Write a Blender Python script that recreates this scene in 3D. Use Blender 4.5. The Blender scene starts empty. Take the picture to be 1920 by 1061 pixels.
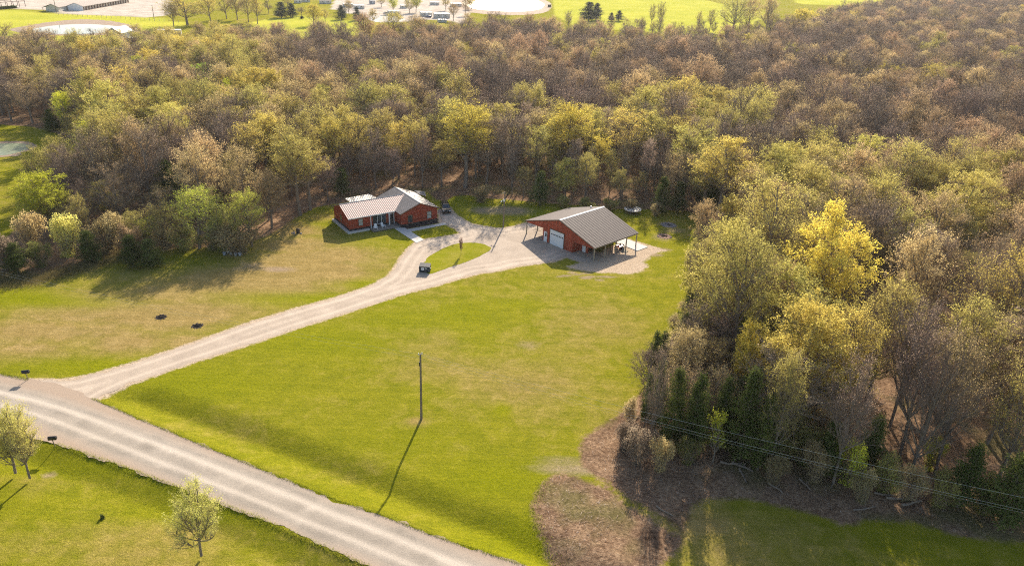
import bpy, math, random
import numpy as np
from mathutils import Vector, Matrix, geometry
rad = math.radians
random.seed(7)
rng = np.random.default_rng(11)
scene = bpy.context.scene
col = scene.collection

# ------------------------------------------------------------------ camera
F_PX, PITCH, ROLL, CAM_H = 1380.3, rad(25.03), rad(1.99), 56.0
fwd = np.array([0, math.cos(PITCH), -math.sin(PITCH)])
_rt = np.array([1.0, 0, 0]); _up = np.cross(_rt, fwd)
RI = math.cos(ROLL)*_rt + math.sin(ROLL)*_up
UP = -math.sin(ROLL)*_rt + math.cos(ROLL)*_up
cd = bpy.data.cameras.new('camera'); cam = bpy.data.objects.new('camera', cd); col.objects.link(cam)
cd.sensor_width = 36.0; cd.lens = F_PX/1920*36.0; cd.clip_end = 9000; cd.clip_start = 0.5
m = Matrix(((RI[0], UP[0], -fwd[0], 0), (RI[1], UP[1], -fwd[1], 0), (RI[2], UP[2], -fwd[2], CAM_H), (0, 0, 0, 1)))
cam.matrix_world = m
scene.camera = cam

# ------------------------------------------------------------------ light
SUN_AZ, SUN_EL = rad(8.4), rad(28.6)
w = bpy.data.worlds.new('World'); scene.world = w; w.use_nodes = True
nt = w.node_tree; nt.nodes.clear()
sky = nt.nodes.new('ShaderNodeTexSky'); sky.sky_type = 'NISHITA'; sky.sun_disc = False
sky.sun_elevation = SUN_EL; sky.sun_rotation = SUN_AZ; sky.dust_density = 2.0; sky.air_density = 1.0
bg = nt.nodes.new('ShaderNodeBackground'); bg.inputs[1].default_value = 0.11
wo = nt.nodes.new('ShaderNodeOutputWorld')
nt.links.new(sky.outputs[0], bg.inputs[0]); nt.links.new(bg.outputs[0], wo.inputs[0])
sl = bpy.data.lights.new('sun', 'SUN'); sl.energy = 5.0; sl.angle = rad(0.55); sl.color = (1.0, 0.88, 0.72)
so = bpy.data.objects.new('sun', sl); col.objects.link(so)
sd = Vector((math.sin(SUN_AZ)*math.cos(SUN_EL), math.cos(SUN_AZ)*math.cos(SUN_EL), math.sin(SUN_EL)))
so.rotation_euler = sd.to_track_quat('Z', 'Y').to_euler(); so.location = (0, 0, 120)
scene.view_settings.view_transform = 'Standard'; scene.view_settings.look = 'None'
scene.view_settings.exposure = 0.95; scene.view_settings.gamma = 1.0
scene.render.engine = 'CYCLES'
cy = scene.cycles
cy.max_bounces = 5; cy.diffuse_bounces = 2; cy.glossy_bounces = 2; cy.transmission_bounces = 3; cy.transparent_max_bounces = 4
cy.use_denoising = False; cy.use_adaptive_sampling = False; cy.filter_width = 1.1; cy.sample_clamp_indirect = 1.5

def at(x, y, z=0.0):
    """ground point (or point at height z) seen at a pixel of the survey photograph"""
    d = fwd*F_PX + RI*(x-960) - UP*(y-530.5); t = (z-CAM_H)/d[2]
    return np.array([0, 0, CAM_H]) + d*t
def px_of(P):
    d = np.asarray(P, float)-np.array([0, 0, CAM_H]); z = d@fwd
    return 960+F_PX*(d@RI)/z, 530.5-F_PX*(d@UP)/z
def P2(pts): return np.array([at(*q)[:2] for q in pts])

# ------------------------------------------------------------------ object helpers
def tag(o, label=None, cat=None, group=None, kind=None):
    if label: o['label'] = label
    if cat: o['category'] = cat
    if group: o['group'] = group
    if kind: o['kind'] = kind
    return o
def empty(name, loc, rz=0.0, label=None, cat=None, group=None):
    o = bpy.data.objects.new(name, None); col.objects.link(o); o.location = loc; o.rotation_euler = (0, 0, rz)
    o.empty_display_size = 0.5
    return tag(o, label, cat, group)
class MB:
    def __init__(s): s.v = []; s.f = []
    def add(s, vs, fs):
        n = len(s.v); s.v += [tuple(map(float, p)) for p in vs]; s.f += [tuple(i+n for i in f) for f in fs]; return s
    def box(s, x0, x1, y0, y1, z0, z1):
        return s.add([(x0,y0,z0),(x1,y0,z0),(x1,y1,z0),(x0,y1,z0),(x0,y0,z1),(x1,y0,z1),(x1,y1,z1),(x0,y1,z1)],
                     [(0,3,2,1),(4,5,6,7),(0,1,5,4),(1,2,6,5),(2,3,7,6),(3,0,4,7)])
    def prism(s, poly, n0, n1, axis='z'):
        """polygon extruded between n0 and n1 along an axis; poly given in the two other axes"""
        k = len(poly); vs = []
        for n in (n0, n1):
            for a, b in poly:
                vs.append({'z': (a, b, n), 'y': (a, n, b), 'x': (n, a, b)}[axis])
        fs = [tuple(range(k)), tuple(range(2*k-1, k-1, -1))] + [(i, i+k, (i+1) % k+k, (i+1) % k) for i in range(k)]
        return s.add(vs, fs)
    def slab(s, quad, t):
        """a thick plate below four (or more) corner points"""
        k = len(quad); vs = [tuple(q) for q in quad]+[(q[0], q[1], q[2]-t) for q in quad]
        return s.add(vs, [tuple(range(k)), tuple(range(2*k-1, k-1, -1))]+[(i, i+k, (i+1) % k+k, (i+1) % k) for i in range(k)])
    def tube(s, p, q, r0, r1, n=8, cap=True):
        p = np.array(p, float); q = np.array(q, float); d = q-p; d /= (np.linalg.norm(d)+1e-9)
        a = np.cross(d, [0, 0, 1.0]);
        if np.linalg.norm(a) < 1e-3: a = np.array([1.0, 0, 0])
        a /= np.linalg.norm(a); b = np.cross(d, a); vs = []
        for c, r in ((p, r0), (q, r1)):
            for i in range(n):
                t = 2*math.pi*i/n; vs.append(c+r*(math.cos(t)*a+math.sin(t)*b))
        fs = [(i, (i+1) % n, (i+1) % n+n, i+n) for i in range(n)]
        if cap: fs += [tuple(range(n-1, -1, -1)), tuple(range(n, 2*n))]
        return s.add(vs, fs)
    def build(s, name, mat, parent=None, bevel=0.0, smooth=False):
        me = bpy.data.meshes.new(name); me.from_pydata(s.v, [], s.f); me.update()
        if smooth: me.polygons.foreach_set('use_smooth', [True]*len(me.polygons))
        o = bpy.data.objects.new(name, me); col.objects.link(o); me.materials.append(mat)
        import bmesh
        bm = bmesh.new(); bm.from_mesh(me); bmesh.ops.recalc_face_normals(bm, faces=bm.faces); bm.to_mesh(me); bm.free()
        if parent: o.parent = parent
        if bevel:
            b = o.modifiers.new('bevel', 'BEVEL'); b.width = bevel; b.segments = 2; b.limit_method = 'ANGLE'
        return o

# ------------------------------------------------------------------ materials
MATS = {}
class NT:
    def __init__(s, name):
        s.m = bpy.data.materials.new(name); s.m.use_nodes = True; s.t = s.m.node_tree; s.t.nodes.clear()
        s.out = s.n('ShaderNodeOutputMaterial')
    def n(s, t, **k):
        x = s.t.nodes.new(t)
        for a, b in k.items(): setattr(x, a, b)
        return x
    def l(s, a, b): s.t.links.new(a, b)
    def coord(s, which='Object'): return s.n('ShaderNodeTexCoord').outputs[which]
    def pos(s): return s.n('ShaderNodeNewGeometry').outputs['Position']
    def noise(s, vec, scale, detail=4, rough=0.55, dist=0.0):
        x = s.n('ShaderNodeTexNoise'); s.l(vec, x.inputs['Vector']); x.inputs['Scale'].default_value = scale
        x.inputs['Detail'].default_value = detail; x.inputs['Roughness'].default_value = rough; x.inputs['Distortion'].default_value = dist
        return x.outputs[0]
    def ramp(s, fac, stops):
        x = s.n('ShaderNodeValToRGB'); s.l(fac, x.inputs[0]); e = x.color_ramp.elements
        while len(e) < len(stops): e.new(0.5)
        for i, (p, c) in enumerate(stops):
            e[i].position = p; e[i].color = (c if hasattr(c, '__len__') else (c, c, c))[:3]+(1,) if hasattr(c, '__len__') else (c, c, c, 1)
        return x.outputs[0]
    def mix(s, fac, a, b, mode='MIX'):
        x = s.n('ShaderNodeMix', data_type='RGBA', blend_type=mode)
        for sock, v in ((x.inputs[0], fac), (x.inputs[6], a), (x.inputs[7], b)):
            if isinstance(v, (int, float)): sock.default_value = v
            elif isinstance(v, (tuple, list)): sock.default_value = tuple(v[:3])+(1,)
            else: s.l(v, sock)
        return x.outputs[2]
    def math(s, op, a, b=0.0, c=0.0):
        x = s.n('ShaderNodeMath', operation=op)
        for i, v in enumerate((a, b, c)):
            if isinstance(v, (int, float)): x.inputs[i].default_value = v
            else: s.l(v, x.inputs[i])
        return x.outputs[0]
    def attr(s, name): return s.n('ShaderNodeAttribute', attribute_name=name).outputs['Fac']
    def mapping(s, vec, scale=(1, 1, 1), rot=(0, 0, 0)):
        x = s.n('ShaderNodeMapping'); s.l(vec, x.inputs[0]); x.inputs['Scale'].default_value = scale; x.inputs['Rotation'].default_value = rot
        return x.outputs[0]
    def bump(s, h, strength=0.5, dist=0.05):
        x = s.n('ShaderNodeBump'); s.l(h, x.inputs['Height']); x.inputs['Strength'].default_value = strength; x.inputs['Distance'].default_value = dist
        return x.outputs[0]
    def princ(s, colr, rough=0.8, bump=None, spec=0.3, metal=0.0):
        x = s.n('ShaderNodeBsdfPrincipled')
        if isinstance(colr, (tuple, list)): x.inputs['Base Color'].default_value = tuple(colr[:3])+(1,)
        else: s.l(colr, x.inputs['Base Color'])
        if isinstance(rough, (int, float)): x.inputs['Roughness'].default_value = rough
        else: s.l(rough, x.inputs['Roughness'])
        x.inputs['Specular IOR Level'].default_value = spec; x.inputs['Metallic'].default_value = metal
        if bump is not None: s.l(bump, x.inputs['Normal'])
        s.l(x.outputs[0], s.out.inputs[0]); return x
def simple(name, c, rough=0.7, spec=0.3, metal=0.0, var=0.25, scale=3.0, bumpd=0.0):
    if name in MATS: return MATS[name]
    t = NT(name); v = t.coord(); n = t.noise(v, scale, 6, 0.65)
    lo = tuple(x*(1-var) for x in c); hi = tuple(min(1, x*(1+var)) for x in c)
    cc = t.ramp(n, [(0.3, lo), (0.7, hi)])
    t.princ(cc, rough, t.bump(n, 0.4, bumpd) if bumpd else None, spec, metal)
    MATS[name] = t.m; return t.m
def siding_mat(name, c, pitch, vertical=False):
    """boards or ribs, real grooves by bump, weathered colour variation"""
    t = NT(name); v = t.coord(); sep = t.n('ShaderNodeSeparateXYZ'); t.l(v, sep.inputs[0])
    if vertical: ax = t.math('ADD', sep.outputs[0], sep.outputs[1])
    else: ax = sep.outputs[2]
    k = t.math('FRACT', t.math('MULTIPLY', ax, 1/pitch)); g = t.math('PINGPONG', k, 0.5)
    h = t.math('MINIMUM', t.math('MULTIPLY', g, 6.0), 1.0)
    idx = t.math('FLOOR', t.math('MULTIPLY', ax, 1/pitch))
    wn = t.n('ShaderNodeTexWhiteNoise', noise_dimensions='1D'); t.l(idx, wn.inputs['W'])
    nz = t.noise(v, 1.5, 5, 0.6); f = t.math('ADD', t.math('MULTIPLY', wn.outputs[0], 0.4), t.math('MULTIPLY', nz, 0.6))
    cc = t.ramp(f, [(0.2, tuple(x*0.72 for x in c)), (0.8, tuple(x*1.25 for x in c))])
    cc = t.mix(t.math('MULTIPLY', t.math('SUBTRACT', 1.0, h), 0.45), cc, tuple(x*0.4 for x in c))
    t.princ(cc, 0.7, t.bump(h, 0.8, 0.03), 0.25); return t.m
def roof_mat(name, c, rough=0.42, pitch=0.6, spec=0.5, metal=0.2, axis=0):
    t = NT(name); v = t.coord(); sep = t.n('ShaderNodeSeparateXYZ'); t.l(v, sep.inputs[0])
    k = t.math('PINGPONG', t.math('FRACT', t.math('MULTIPLY', sep.outputs[axis], 1/pitch)), 0.5)
    h = t.math('SUBTRACT', 1.0, t.math('MINIMUM', t.math('MULTIPLY', k, 4.0), 1.0))
    n = t.noise(t.mapping(v, (1, 1, 1)), 0.9, 6, 0.7); n2 = t.noise(v, 9.0, 3, 0.6)
    cc = t.ramp(t.math('ADD', t.math('MULTIPLY', n, 0.7), t.math('MULTIPLY', n2, 0.3)), [(0.3, tuple(x*0.8 for x in c)), (0.7, tuple(x*1.18 for x in c))])
    cc = t.mix(t.math('MULTIPLY', h, 0.2), cc, tuple(x*0.5 for x in c))
    # purlin-line seams across the sheets
    k2 = t.math('PINGPONG', t.math('FRACT', t.math('MULTIPLY', sep.outputs[1-axis], 1/2.4)), 0.5)
    h2 = t.math('SUBTRACT', 1.0, t.math('MINIMUM', t.math('MULTIPLY', k2, 22.0), 1.0))
    cc = t.mix(t.math('MULTIPLY', h2, 0.35), cc, tuple(min(1, x*1.45) for x in c))
    rr = t.math('ADD', rough-0.08, t.math('MULTIPLY', n, 0.16))
    t.princ(cc, rr, t.bump(h, 1.0, 0.05), spec, metal); return t.m

def leaf_mat(name, c, trans=0.5, hue=0.03, val=0.35):
    if name in MATS: return MATS[name]
    t = NT(name); oi = t.n('ShaderNodeObjectInfo'); v = t.coord('Object')
    n = t.noise(v, 0.55, 3, 0.6); n2 = t.noise(v, 6.0, 2, 0.6)
    f = t.math('ADD', t.math('MULTIPLY', n, 0.6), t.math('MULTIPLY', n2, 0.4))
    cc = t.ramp(f, [(0.3, tuple(x*(1-val) for x in c)), (0.7, tuple(min(1, x*(1+val)) for x in c))])
    hs = t.n('ShaderNodeHueSaturation'); t.l(cc, hs.inputs['Color'])
    t.l(t.math('ADD', 0.5-hue/2, t.math('MULTIPLY', oi.outputs['Random'], hue)), hs.inputs['Hue'])
    wn = t.n('ShaderNodeTexWhiteNoise', noise_dimensions='1D'); t.l(oi.outputs['Random'], wn.inputs['W'])
    t.l(t.math('ADD', 0.78, t.math('MULTIPLY', wn.outputs[0], 0.44)), hs.inputs['Value'])
    d = t.n('ShaderNodeBsdfDiffuse'); tr = t.n('ShaderNodeBsdfTranslucent'); mx = t.n('ShaderNodeMixShader')
    t.l(hs.outputs[0], d.inputs[0]); t.l(hs.outputs[0], tr.inputs[0]); mx.inputs[0].default_value = trans
    t.l(d.outputs[0], mx.inputs[1]); t.l(tr.outputs[0], mx.inputs[2]); t.l(mx.outputs[0], t.out.inputs[0])
    MATS[name] = t.m; return t.m

PAL = {   # bud and leaf colours of early spring
 'bare':   (0.36, 0.275, 0.20), 'tan':    (0.60, 0.46, 0.22), 'rust':   (0.50, 0.345, 0.20),
 'olive':  (0.56, 0.49, 0.14), 'gold':   (0.70, 0.57, 0.14), 'yellow': (0.80, 0.63, 0.12),
 'lime':   (0.60, 0.62, 0.07), 'green':  (0.42, 0.56, 0.08), 'cedar':  (0.11, 0.135, 0.035),
 'shrub':  (0.34, 0.34, 0.10), 'meadow': (0.54, 0.58, 0.09), 'pale':   (0.74, 0.70, 0.20), 'navy':   (0.05, 0.07, 0.055),
 'weeds': (0.46, 0.38, 0.19), 'redbud': (0.22, 0.11, 0.09)}
def leafm(k): return leaf_mat('leaves '+k, PAL[k], 0.25 if k in ('cedar', 'navy') else 0.5, 0.008 if k in ('yellow', 'gold', 'lime') else 0.02)
TWIG = leaf_mat('twigs', (0.33, 0.25, 0.17), 0.05, 0.02, 0.3)
TWIGB = leaf_mat('bare twigs', (0.245, 0.185, 0.15), 0.0, 0.03, 0.3)
TWIGP = leaf_mat('pale twigs', (0.42, 0.37, 0.20), 0.2, 0.02, 0.3)
TWIGD = leaf_mat('dark twigs', (0.15, 0.12, 0.085), 0.0, 0.03, 0.3)
BARK = simple('bark', (0.23, 0.185, 0.145), 0.9, 0.1, 0, 0.4, 4.0, 0.03)
BARKG = simple('pale bark', (0.24, 0.19, 0.145), 0.9, 0.1, 0, 0.3, 4.0, 0.02)

# ------------------------------------------------------------------ region masks on the ground
def seg_dist(P, poly):
    """signed distance (positive inside) of many points to a polygon, world metres"""
    P = np.asarray(P); n = len(poly); best = np.full(len(P), 1e9); inside = np.zeros(len(P), bool)
    for i in range(n):
        a = poly[i]; b = poly[(i+1) % n]; ab = b-a; L = (ab@ab)+1e-12
        t = np.clip(((P-a)@ab)/L, 0, 1); q = a+t[:, None]*ab; best = np.minimum(best, np.hypot(*(P-q).T))
        c = ((a[1] > P[:, 1]) != (b[1] > P[:, 1])); xx = a[0]+(P[:, 1]-a[1])/(b[1]-a[1]+1e-12)*ab[0]
        inside ^= c & (P[:, 0] < xx)
    return np.where(inside, best, -best)
def line_dist(P, pts):
    best = np.full(len(P), 1e9)
    for a, b in zip(pts[:-1], pts[1:]):
        ab = b-a; t = np.clip(((P-a)@ab)/(ab@ab), 0, 1); q = a+t[:, None]*ab; best = np.minimum(best, np.hypot(*(P-q).T))
    return best
def smooth_poly(pts, n=8, closed=True):
    pts = np.asarray(pts, float); out = []; k = len(pts)
    rngi = range(k) if closed else range(k-1)
    for i in rngi:
        p0, p1, p2, p3 = (pts[(i-1) % k], pts[i], pts[(i+1) % k], pts[(i+2) % k]) if closed else (pts[max(i-1, 0)], pts[i], pts[i+1], pts[min(i+2, k-1)])
        for j in range(n):
            t = j/n; out.append(0.5*((2*p1)+(-p0+p2)*t+(2*p0-5*p1+4*p2-p3)*t*t+(-p0+3*p1-3*p2+p3)*t**3))
    if not closed: out.append(pts[-1])
    return np.array(out)

ROAD_UP = [(-160, 668), (0, 700), (53, 711), (112, 722), (174, 747), (291, 797), (480, 875), (640, 940), (705, 961), (830, 1009), (985, 1059), (1230, 1150), (1500, 1260)]
ROAD_LO = [(-160, 760), (0, 792), (104, 831), (230, 873), (345, 917), (480, 968), (690, 1061), (900, 1160), (1100, 1260)]
road_poly = np.vstack([P2(ROAD_UP), P2(ROAD_LO[::-1])])
DRIVE = [(40, 745), (30, 712), (56, 713), (112, 714), (150, 709), (240, 685), (360, 645), (470, 605), (560, 578), (640, 556), (700, 535), (728, 519), (740, 505.5), (751, 487), (765, 469), (779.6, 455.7),
 (794, 450), (823.7, 445.6), (853, 441), (866.7, 437.6), (858, 430), (838, 420), (826, 417), (826, 404), (822, 395), (839.5, 388), (853, 403.7), (880, 419.5), (903, 424), (927.8, 428.6), (943.6, 428.6), (966, 425), (989, 418),
 (1030, 420), (1080, 445), (1125, 480), (1110, 492), (1085, 489), (1062, 480), (1043, 488), (1030, 491), (1020, 492), (966, 499), (936.8, 506.6), (896, 512), (853, 523.6), (817, 535), (774, 545), (740, 555.3),
 (640, 588), (560, 613), (480, 640), (381, 671.6), (313, 694), (245, 718), (200, 738), (178, 750), (172, 775), (110, 765)]
drive_poly = P2(DRIVE)
ISLAND = [(795.4, 496.5), (796.6, 489.7), (805.6, 480.6), (830.5, 467), (853, 458.5), (880, 455), (903, 457), (916.5, 462), (918.7, 467), (907, 476), (880, 489.7), (842, 502), (812, 512), (801, 511)]
island_poly = smooth_poly(P2(ISLAND), 8)
LITTER = [(-400, 560), (-200, 530), (0, 532), (60, 528), (110, 517), (180, 497), (235, 478), (260, 480), (300, 462), (345, 468), (400, 462), (440, 462), (470, 455), (505, 440), (530, 425), (560, 405), (590, 390), (625, 383), (700, 372), (770, 362),
 (800, 360), (818, 375), (835, 378), (850, 368), (880, 366), (905, 372), (950, 374), (1000, 379), (1060, 384), (1120, 386), (1150, 392), (1215, 393), (1290, 396), (1318, 408), (1320, 430), (1308, 450), (1300, 480), (1296, 520), (1290, 570), (1262, 640), (1240, 690), (1200, 740), (1150, 785), (1120, 802), (1092, 822), (1086, 845), (1092, 872), (1112, 890), (1140, 905),
 (1128, 912), (1090, 897), (1060, 886), (1038, 890), (1018, 905), (1002, 930), (996, 955), (1006, 985), (1020, 1015), (1032, 1045), (1050, 1075), (1120, 1090), (1230, 1070), (1275, 1030), (1288, 985), (1300, 948), (1330, 935), (1400, 935), (1470, 950), (1540, 968), (1580, 985), (1640, 975), (1720, 980), (1780, 1000), (1850, 1012), (1920, 1015), (2100, 1050), (2600, 1150),
 (3000, 700), (3000, 250), (2600, 60), (2300, 10), (1920, 14), (1700, 14), (1600, 34), (1500, 54), (1420, 92), (1340, 98), (1200, 97), (1100, 94), (1040, 80), (1000, 76), (900, 74), (870, 84), (800, 88), (700, 90), (560, 100), (440, 96), (350, 106), (260, 112), (130, 116), (0, 124), (-300, 150),
 (-500, 200), (-200, 226), (0, 234), (60, 238), (105, 250), (128, 268), (150, 292), (140, 315), (105, 350), (60, 385), (30, 430), (0, 455), (-100, 470), (-400, 480)]
litter_poly = P2(LITTER)
STRIP = P2([(1128, 912), (1140, 905), (1170, 925), (1215, 950), (1260, 975), (1290, 1000), (1270, 1010), (1220, 975), (1170, 945)])
DIRT = [(1126, 512), (1142, 511), (1167, 514), (1189, 513), (1206, 508), (1216, 499), (1206, 491), (1219, 484), (1223, 476), (1251, 470.6), (1232, 464), (1206, 456), (1180, 448), (1150, 460), (1112, 480), (1090, 492), (1062, 500), (1085, 506)]
dirt_poly = P2(DIRT)
DITCH = P2([(205, 738), (255, 745), (345, 775), (480, 822), (640, 884), (731, 917), (818, 953), (938, 997), (1020, 1040), (1230, 1130), (1500, 1240)])
LOW_DITCH = P2([(-160, 800), (0, 838), (104, 857), (230, 903), (345, 953), (480, 1010), (600, 1061), (760, 1130), (900, 1200)])

def axis(lo, hi, step, far_lo, far_hi, g=1.16):
    c = list(np.arange(lo, hi+1e-6, step)); s = step; x = lo
    pre = []
    while x > far_lo: s *= g; x -= s; pre.append(x)
    s = step; x = hi; post = []
    while x < far_hi: s *= g; x += s; post.append(x)
    return np.array(pre[::-1]+c+post)
gx = axis(-125, 110, 0.6, -5000, 5500, 1.07); gy = axis(28, 215, 0.6, -300, 7000, 1.07)
GX, GY = np.meshgrid(gx, gy); GP = np.stack([GX.ravel(), GY.ravel()], 1)
def ground_z(P):
    P = np.atleast_2d(P)
    z = np.zeros(len(P))
    m = (P[:, 1] < 110) & (np.abs(P[:, 0]) < 160)
    Q = P[m]
    if len(Q):
        dd = line_dist(Q, DITCH); dl = line_dist(Q, LOW_DITCH)
        fade = np.clip(-seg_dist(Q, drive_poly)/5, 0, 1); fr = np.clip(-seg_dist(Q, road_poly)/1.2, 0, 1)
        upper = Q[:, 1] > np.interp(Q[:, 0], DITCH[:, 0], DITCH[:, 1])
        zz = -0.95*np.where(upper, np.clip(1-dd/3.4, 0, 1)**1.3, np.clip(1-dd/3.6, 0, 1))*fade*fr
        dr = -seg_dist(Q, road_poly)
        side = Q[:, 1] < np.interp(Q[:, 0], LOWX, LOWY)
        bank = -0.85*np.clip(dr/3.0, 0, 1)*np.exp(-np.clip(dr-3.0, 0, 99)/8)
        z[m] = np.where(side, bank, zz)
    return z
_rl = P2(ROAD_LO); _ru = P2(ROAD_UP)
o_ = np.argsort(_rl[:, 0]); LOWX, LOWY = _rl[o_, 0], _rl[o_, 1]+1.5
gz = ground_z(GP)
def blobs(P, lst):
    """irregular wear patches: centre pixel, two radii in metres"""
    v = np.zeros(len(P))
    for x, y, rx, ry, s in lst:
        c = at(x, y)[:2]; v = np.maximum(v, s*np.exp(-(((P[:, 0]-c[0])/rx)**2+((P[:, 1]-c[1])/ry)**2)))
    return v
DRY = [(560, 500, 13, 9, 1.0), (640, 480, 10, 6, .9), (440, 520, 10, 6, .9), (330, 550, 12, 5, .7), (150, 590, 13, 6, .8), (60, 650, 9, 5, .6), (230, 640, 10, 4, .7), (500, 540, 12, 5, .8), (420, 590, 12, 4, .5),
       (700, 500, 5, 3, .6), (990, 640, 14, 9, .22), (900, 690, 10, 6, .4), (1000, 720, 12, 6, .35), (1050, 660, 10, 8, .2), (800, 640, 9, 5, .2), (1130, 600, 8, 9, .2), (1100, 780, 10, 4, .2), (780, 790, 1.2, .8, .9), (450, 530, 16, 7, .9), (300, 590, 16, 6, .9), (620, 505, 9, 6, .9), (100, 620, 14, 5, .9), (200, 560, 12, 4, .8), (350, 640, 8, 3, .6), (560, 460, 8, 5, .9), (60, 900, 5, 3, .3),
       (1500, 1010, 9, 5, .15), (1700, 1030, 9, 5, .1), (1350, 1030, 6, 5, .35), (1300, 980, 4, 4, .6), (150, 1000, 8, 4, .3), (250, 1050, 8, 4, .3), (330, 990, 5, 3, .2), (250, 470, 6, 4, .4), (540, 430, 8, 5, .9), (600, 410, 6, 4, .6)]
LUSH = [(600, 640, 12, 6, .7), (380, 720, 12, 5, .8), (870, 590, 6, 5, .7), (760, 830, 9, 5, .5), (930, 900, 9, 5, .9), (980, 1010, 8, 5, 1.0), (600, 560, 16, 2.6, .9), (200, 690, 14, 2.5, .9), (60, 560, 14, 3, .9), (700, 535, 6, 2, .8), (740, 600, 8, 5, .6), (960, 570, 4, 2, .6), (870, 440, 6, 2.0, .9), (940, 770, 1.0, 1.3, .9),
        (300, 850, 20, 3, .5), (520, 930, 18, 3, .6), (860, 375, 4, 4, .8), (1010, 400, 9, 4, .9), (1180, 392, 7, 4, .9), (700, 455, 9, 3, .3), (630, 420, 5, 3, .9), (30, 940, 10, 4, .4), (200, 870, 14, 2, .8), (410, 950, 12, 2, .8), (1480, 1000, 12, 6, .1), (1700, 1040, 12, 5, .1)]
BARE_E = [(955, 395, 6, 3.5, 1), (915, 395, 5, 3, .9), (850, 345, 9, 8, .9), (920, 350, 8, 7, .7), (520, 505, 4, 1.6, .8), (1265, 432, 4, 3, .6), (1250, 420, 3, 2, .6), (1100, 505, 5, 1.2, .6), (1040, 512, 4, 1, .3), (280, 690, 3, 1, .7), (990, 648, 3, 2, .5), (1085, 880, 7, 1.4, .8), (1060, 865, 5, 1.5, .6), (1240, 445, 3, 3, .6), (1170, 430, 3, 3, .5), (1215, 470, 7, 5, .4), (1062, 517, 1.3, .6, 1), (1072, 511, 1, .5, 1), (1083, 515, 1, .5, .9), (1098, 521, 1.4, .6, 1.1), (1108, 519, 1.3, .5, 1.1), (1101, 512, 1.4, .5, 1), (1050, 519, 1, .5, .8), (1137, 519, 2.2, .5, 1.1), (1124, 525, 1.2, .5, 1), (1228, 478, 2, .8, 1), (1240, 468, 2.4, .8, 1), (1205, 462, 2.4, .8, .9), (470, 500, 5, 3, .5), (90, 880, 1, .8, .8)]
FIELD = [P2(q) for q in ([(1035, -6), (1180, -30), (1345, 6), (1440, 26), (1430, 40), (1330, 70), (1200, 60), (1090, 55), (1040, 30)], [(-60, 20), (30, 20), (100, 24), (245, 34), (310, 36), (350, 45), (340, 55), (240, 60), (160, 105), (0, 125), (-300, 130), (-400, 30)],
        [(470, 40), (560, 30), (640, 36), (720, 46), (720, 62), (560, 72), (480, 60)], [(1480, -10), (2400, -60), (2400, 0), (1920, 8), (1560, 12), (1490, 10)])]
LOT = [P2(q) for q in ([(-300, -30), (-200, 14), (30, 18), (100, 23), (170, 27), (245, 34), (300, 36), (322, 24), (330, 0), (300, -40)], [(640, -30), (620, 18), (700, 34), (740, 42), (800, 38), (870, 44), (885, 20), (870, -5), (850, -40)])]
def cl(x): return np.clip(x, -1, 1)
lit = seg_dist(GP, litter_poly); lit = cl(lit/2.5)
strip = cl(seg_dist(GP, STRIP)/1.0)
lit = np.where(strip > -0.9, np.minimum(lit, 0.12-0.3*strip), lit)
far_m = GP[:, 1] > 330
fld = np.full(len(GP), -1.0); lot = np.full(len(GP), -1.0)
for q in FIELD: fld = np.maximum(fld, cl(seg_dist(GP, q)/5))
for q in LOT: lot = np.maximum(lot, cl(seg_dist(GP, q)/4))
def pblob(lst): return blobs(GP, lst)
dirt = cl(np.maximum(seg_dist(GP, dirt_poly)/1.6, (seg_dist(GP, drive_poly)+0.55)/1.1))
sprs = np.zeros(len(GP))
c_ = at(1250, 95)[:2]; sprs = np.exp(-(((GP[:, 0]-c_[0])/110)**2+((GP[:, 1]-c_[1])/75)**2))
nx, ny = len(gx), len(gy)
I = np.arange(nx*ny).reshape(ny, nx)
faces = np.stack([I[:-1, :-1], I[:-1, 1:], I[1:, 1:], I[1:, :-1]], -1).reshape(-1, 4)
def mesh_np(name, V, Fq, attrs=None, smooth=False):
    me = bpy.data.meshes.new(name); V = np.asarray(V, np.float32); Fq = np.asarray(Fq, np.int32); k = Fq.shape[1]
    me.vertices.add(len(V)); me.vertices.foreach_set('co', V.ravel())
    me.loops.add(Fq.size); me.loops.foreach_set('vertex_index', Fq.ravel())
    me.polygons.add(len(Fq)); me.polygons.foreach_set('loop_start', np.arange(0, Fq.size, k, dtype=np.int32))
    if smooth: me.polygons.foreach_set('use_smooth', np.ones(len(Fq), bool))
    me.update(calc_edges=True)
    for a, v in (attrs or {}).items():
        t = me.attributes.new(a, 'FLOAT', 'POINT'); t.data.foreach_set('value', np.asarray(v, np.float32))
    return me
gme = mesh_np('ground', np.column_stack([GP, gz]), faces, dict(dirt=dirt, litter=lit, dry=pblob(DRY), lush=pblob(LUSH), bare=pblob(BARE_E), field=fld, lot=lot, sparse=sprs), True)
gob = bpy.data.objects.new('ground', gme); col.objects.link(gob); tag(gob, kind='structure')

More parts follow.
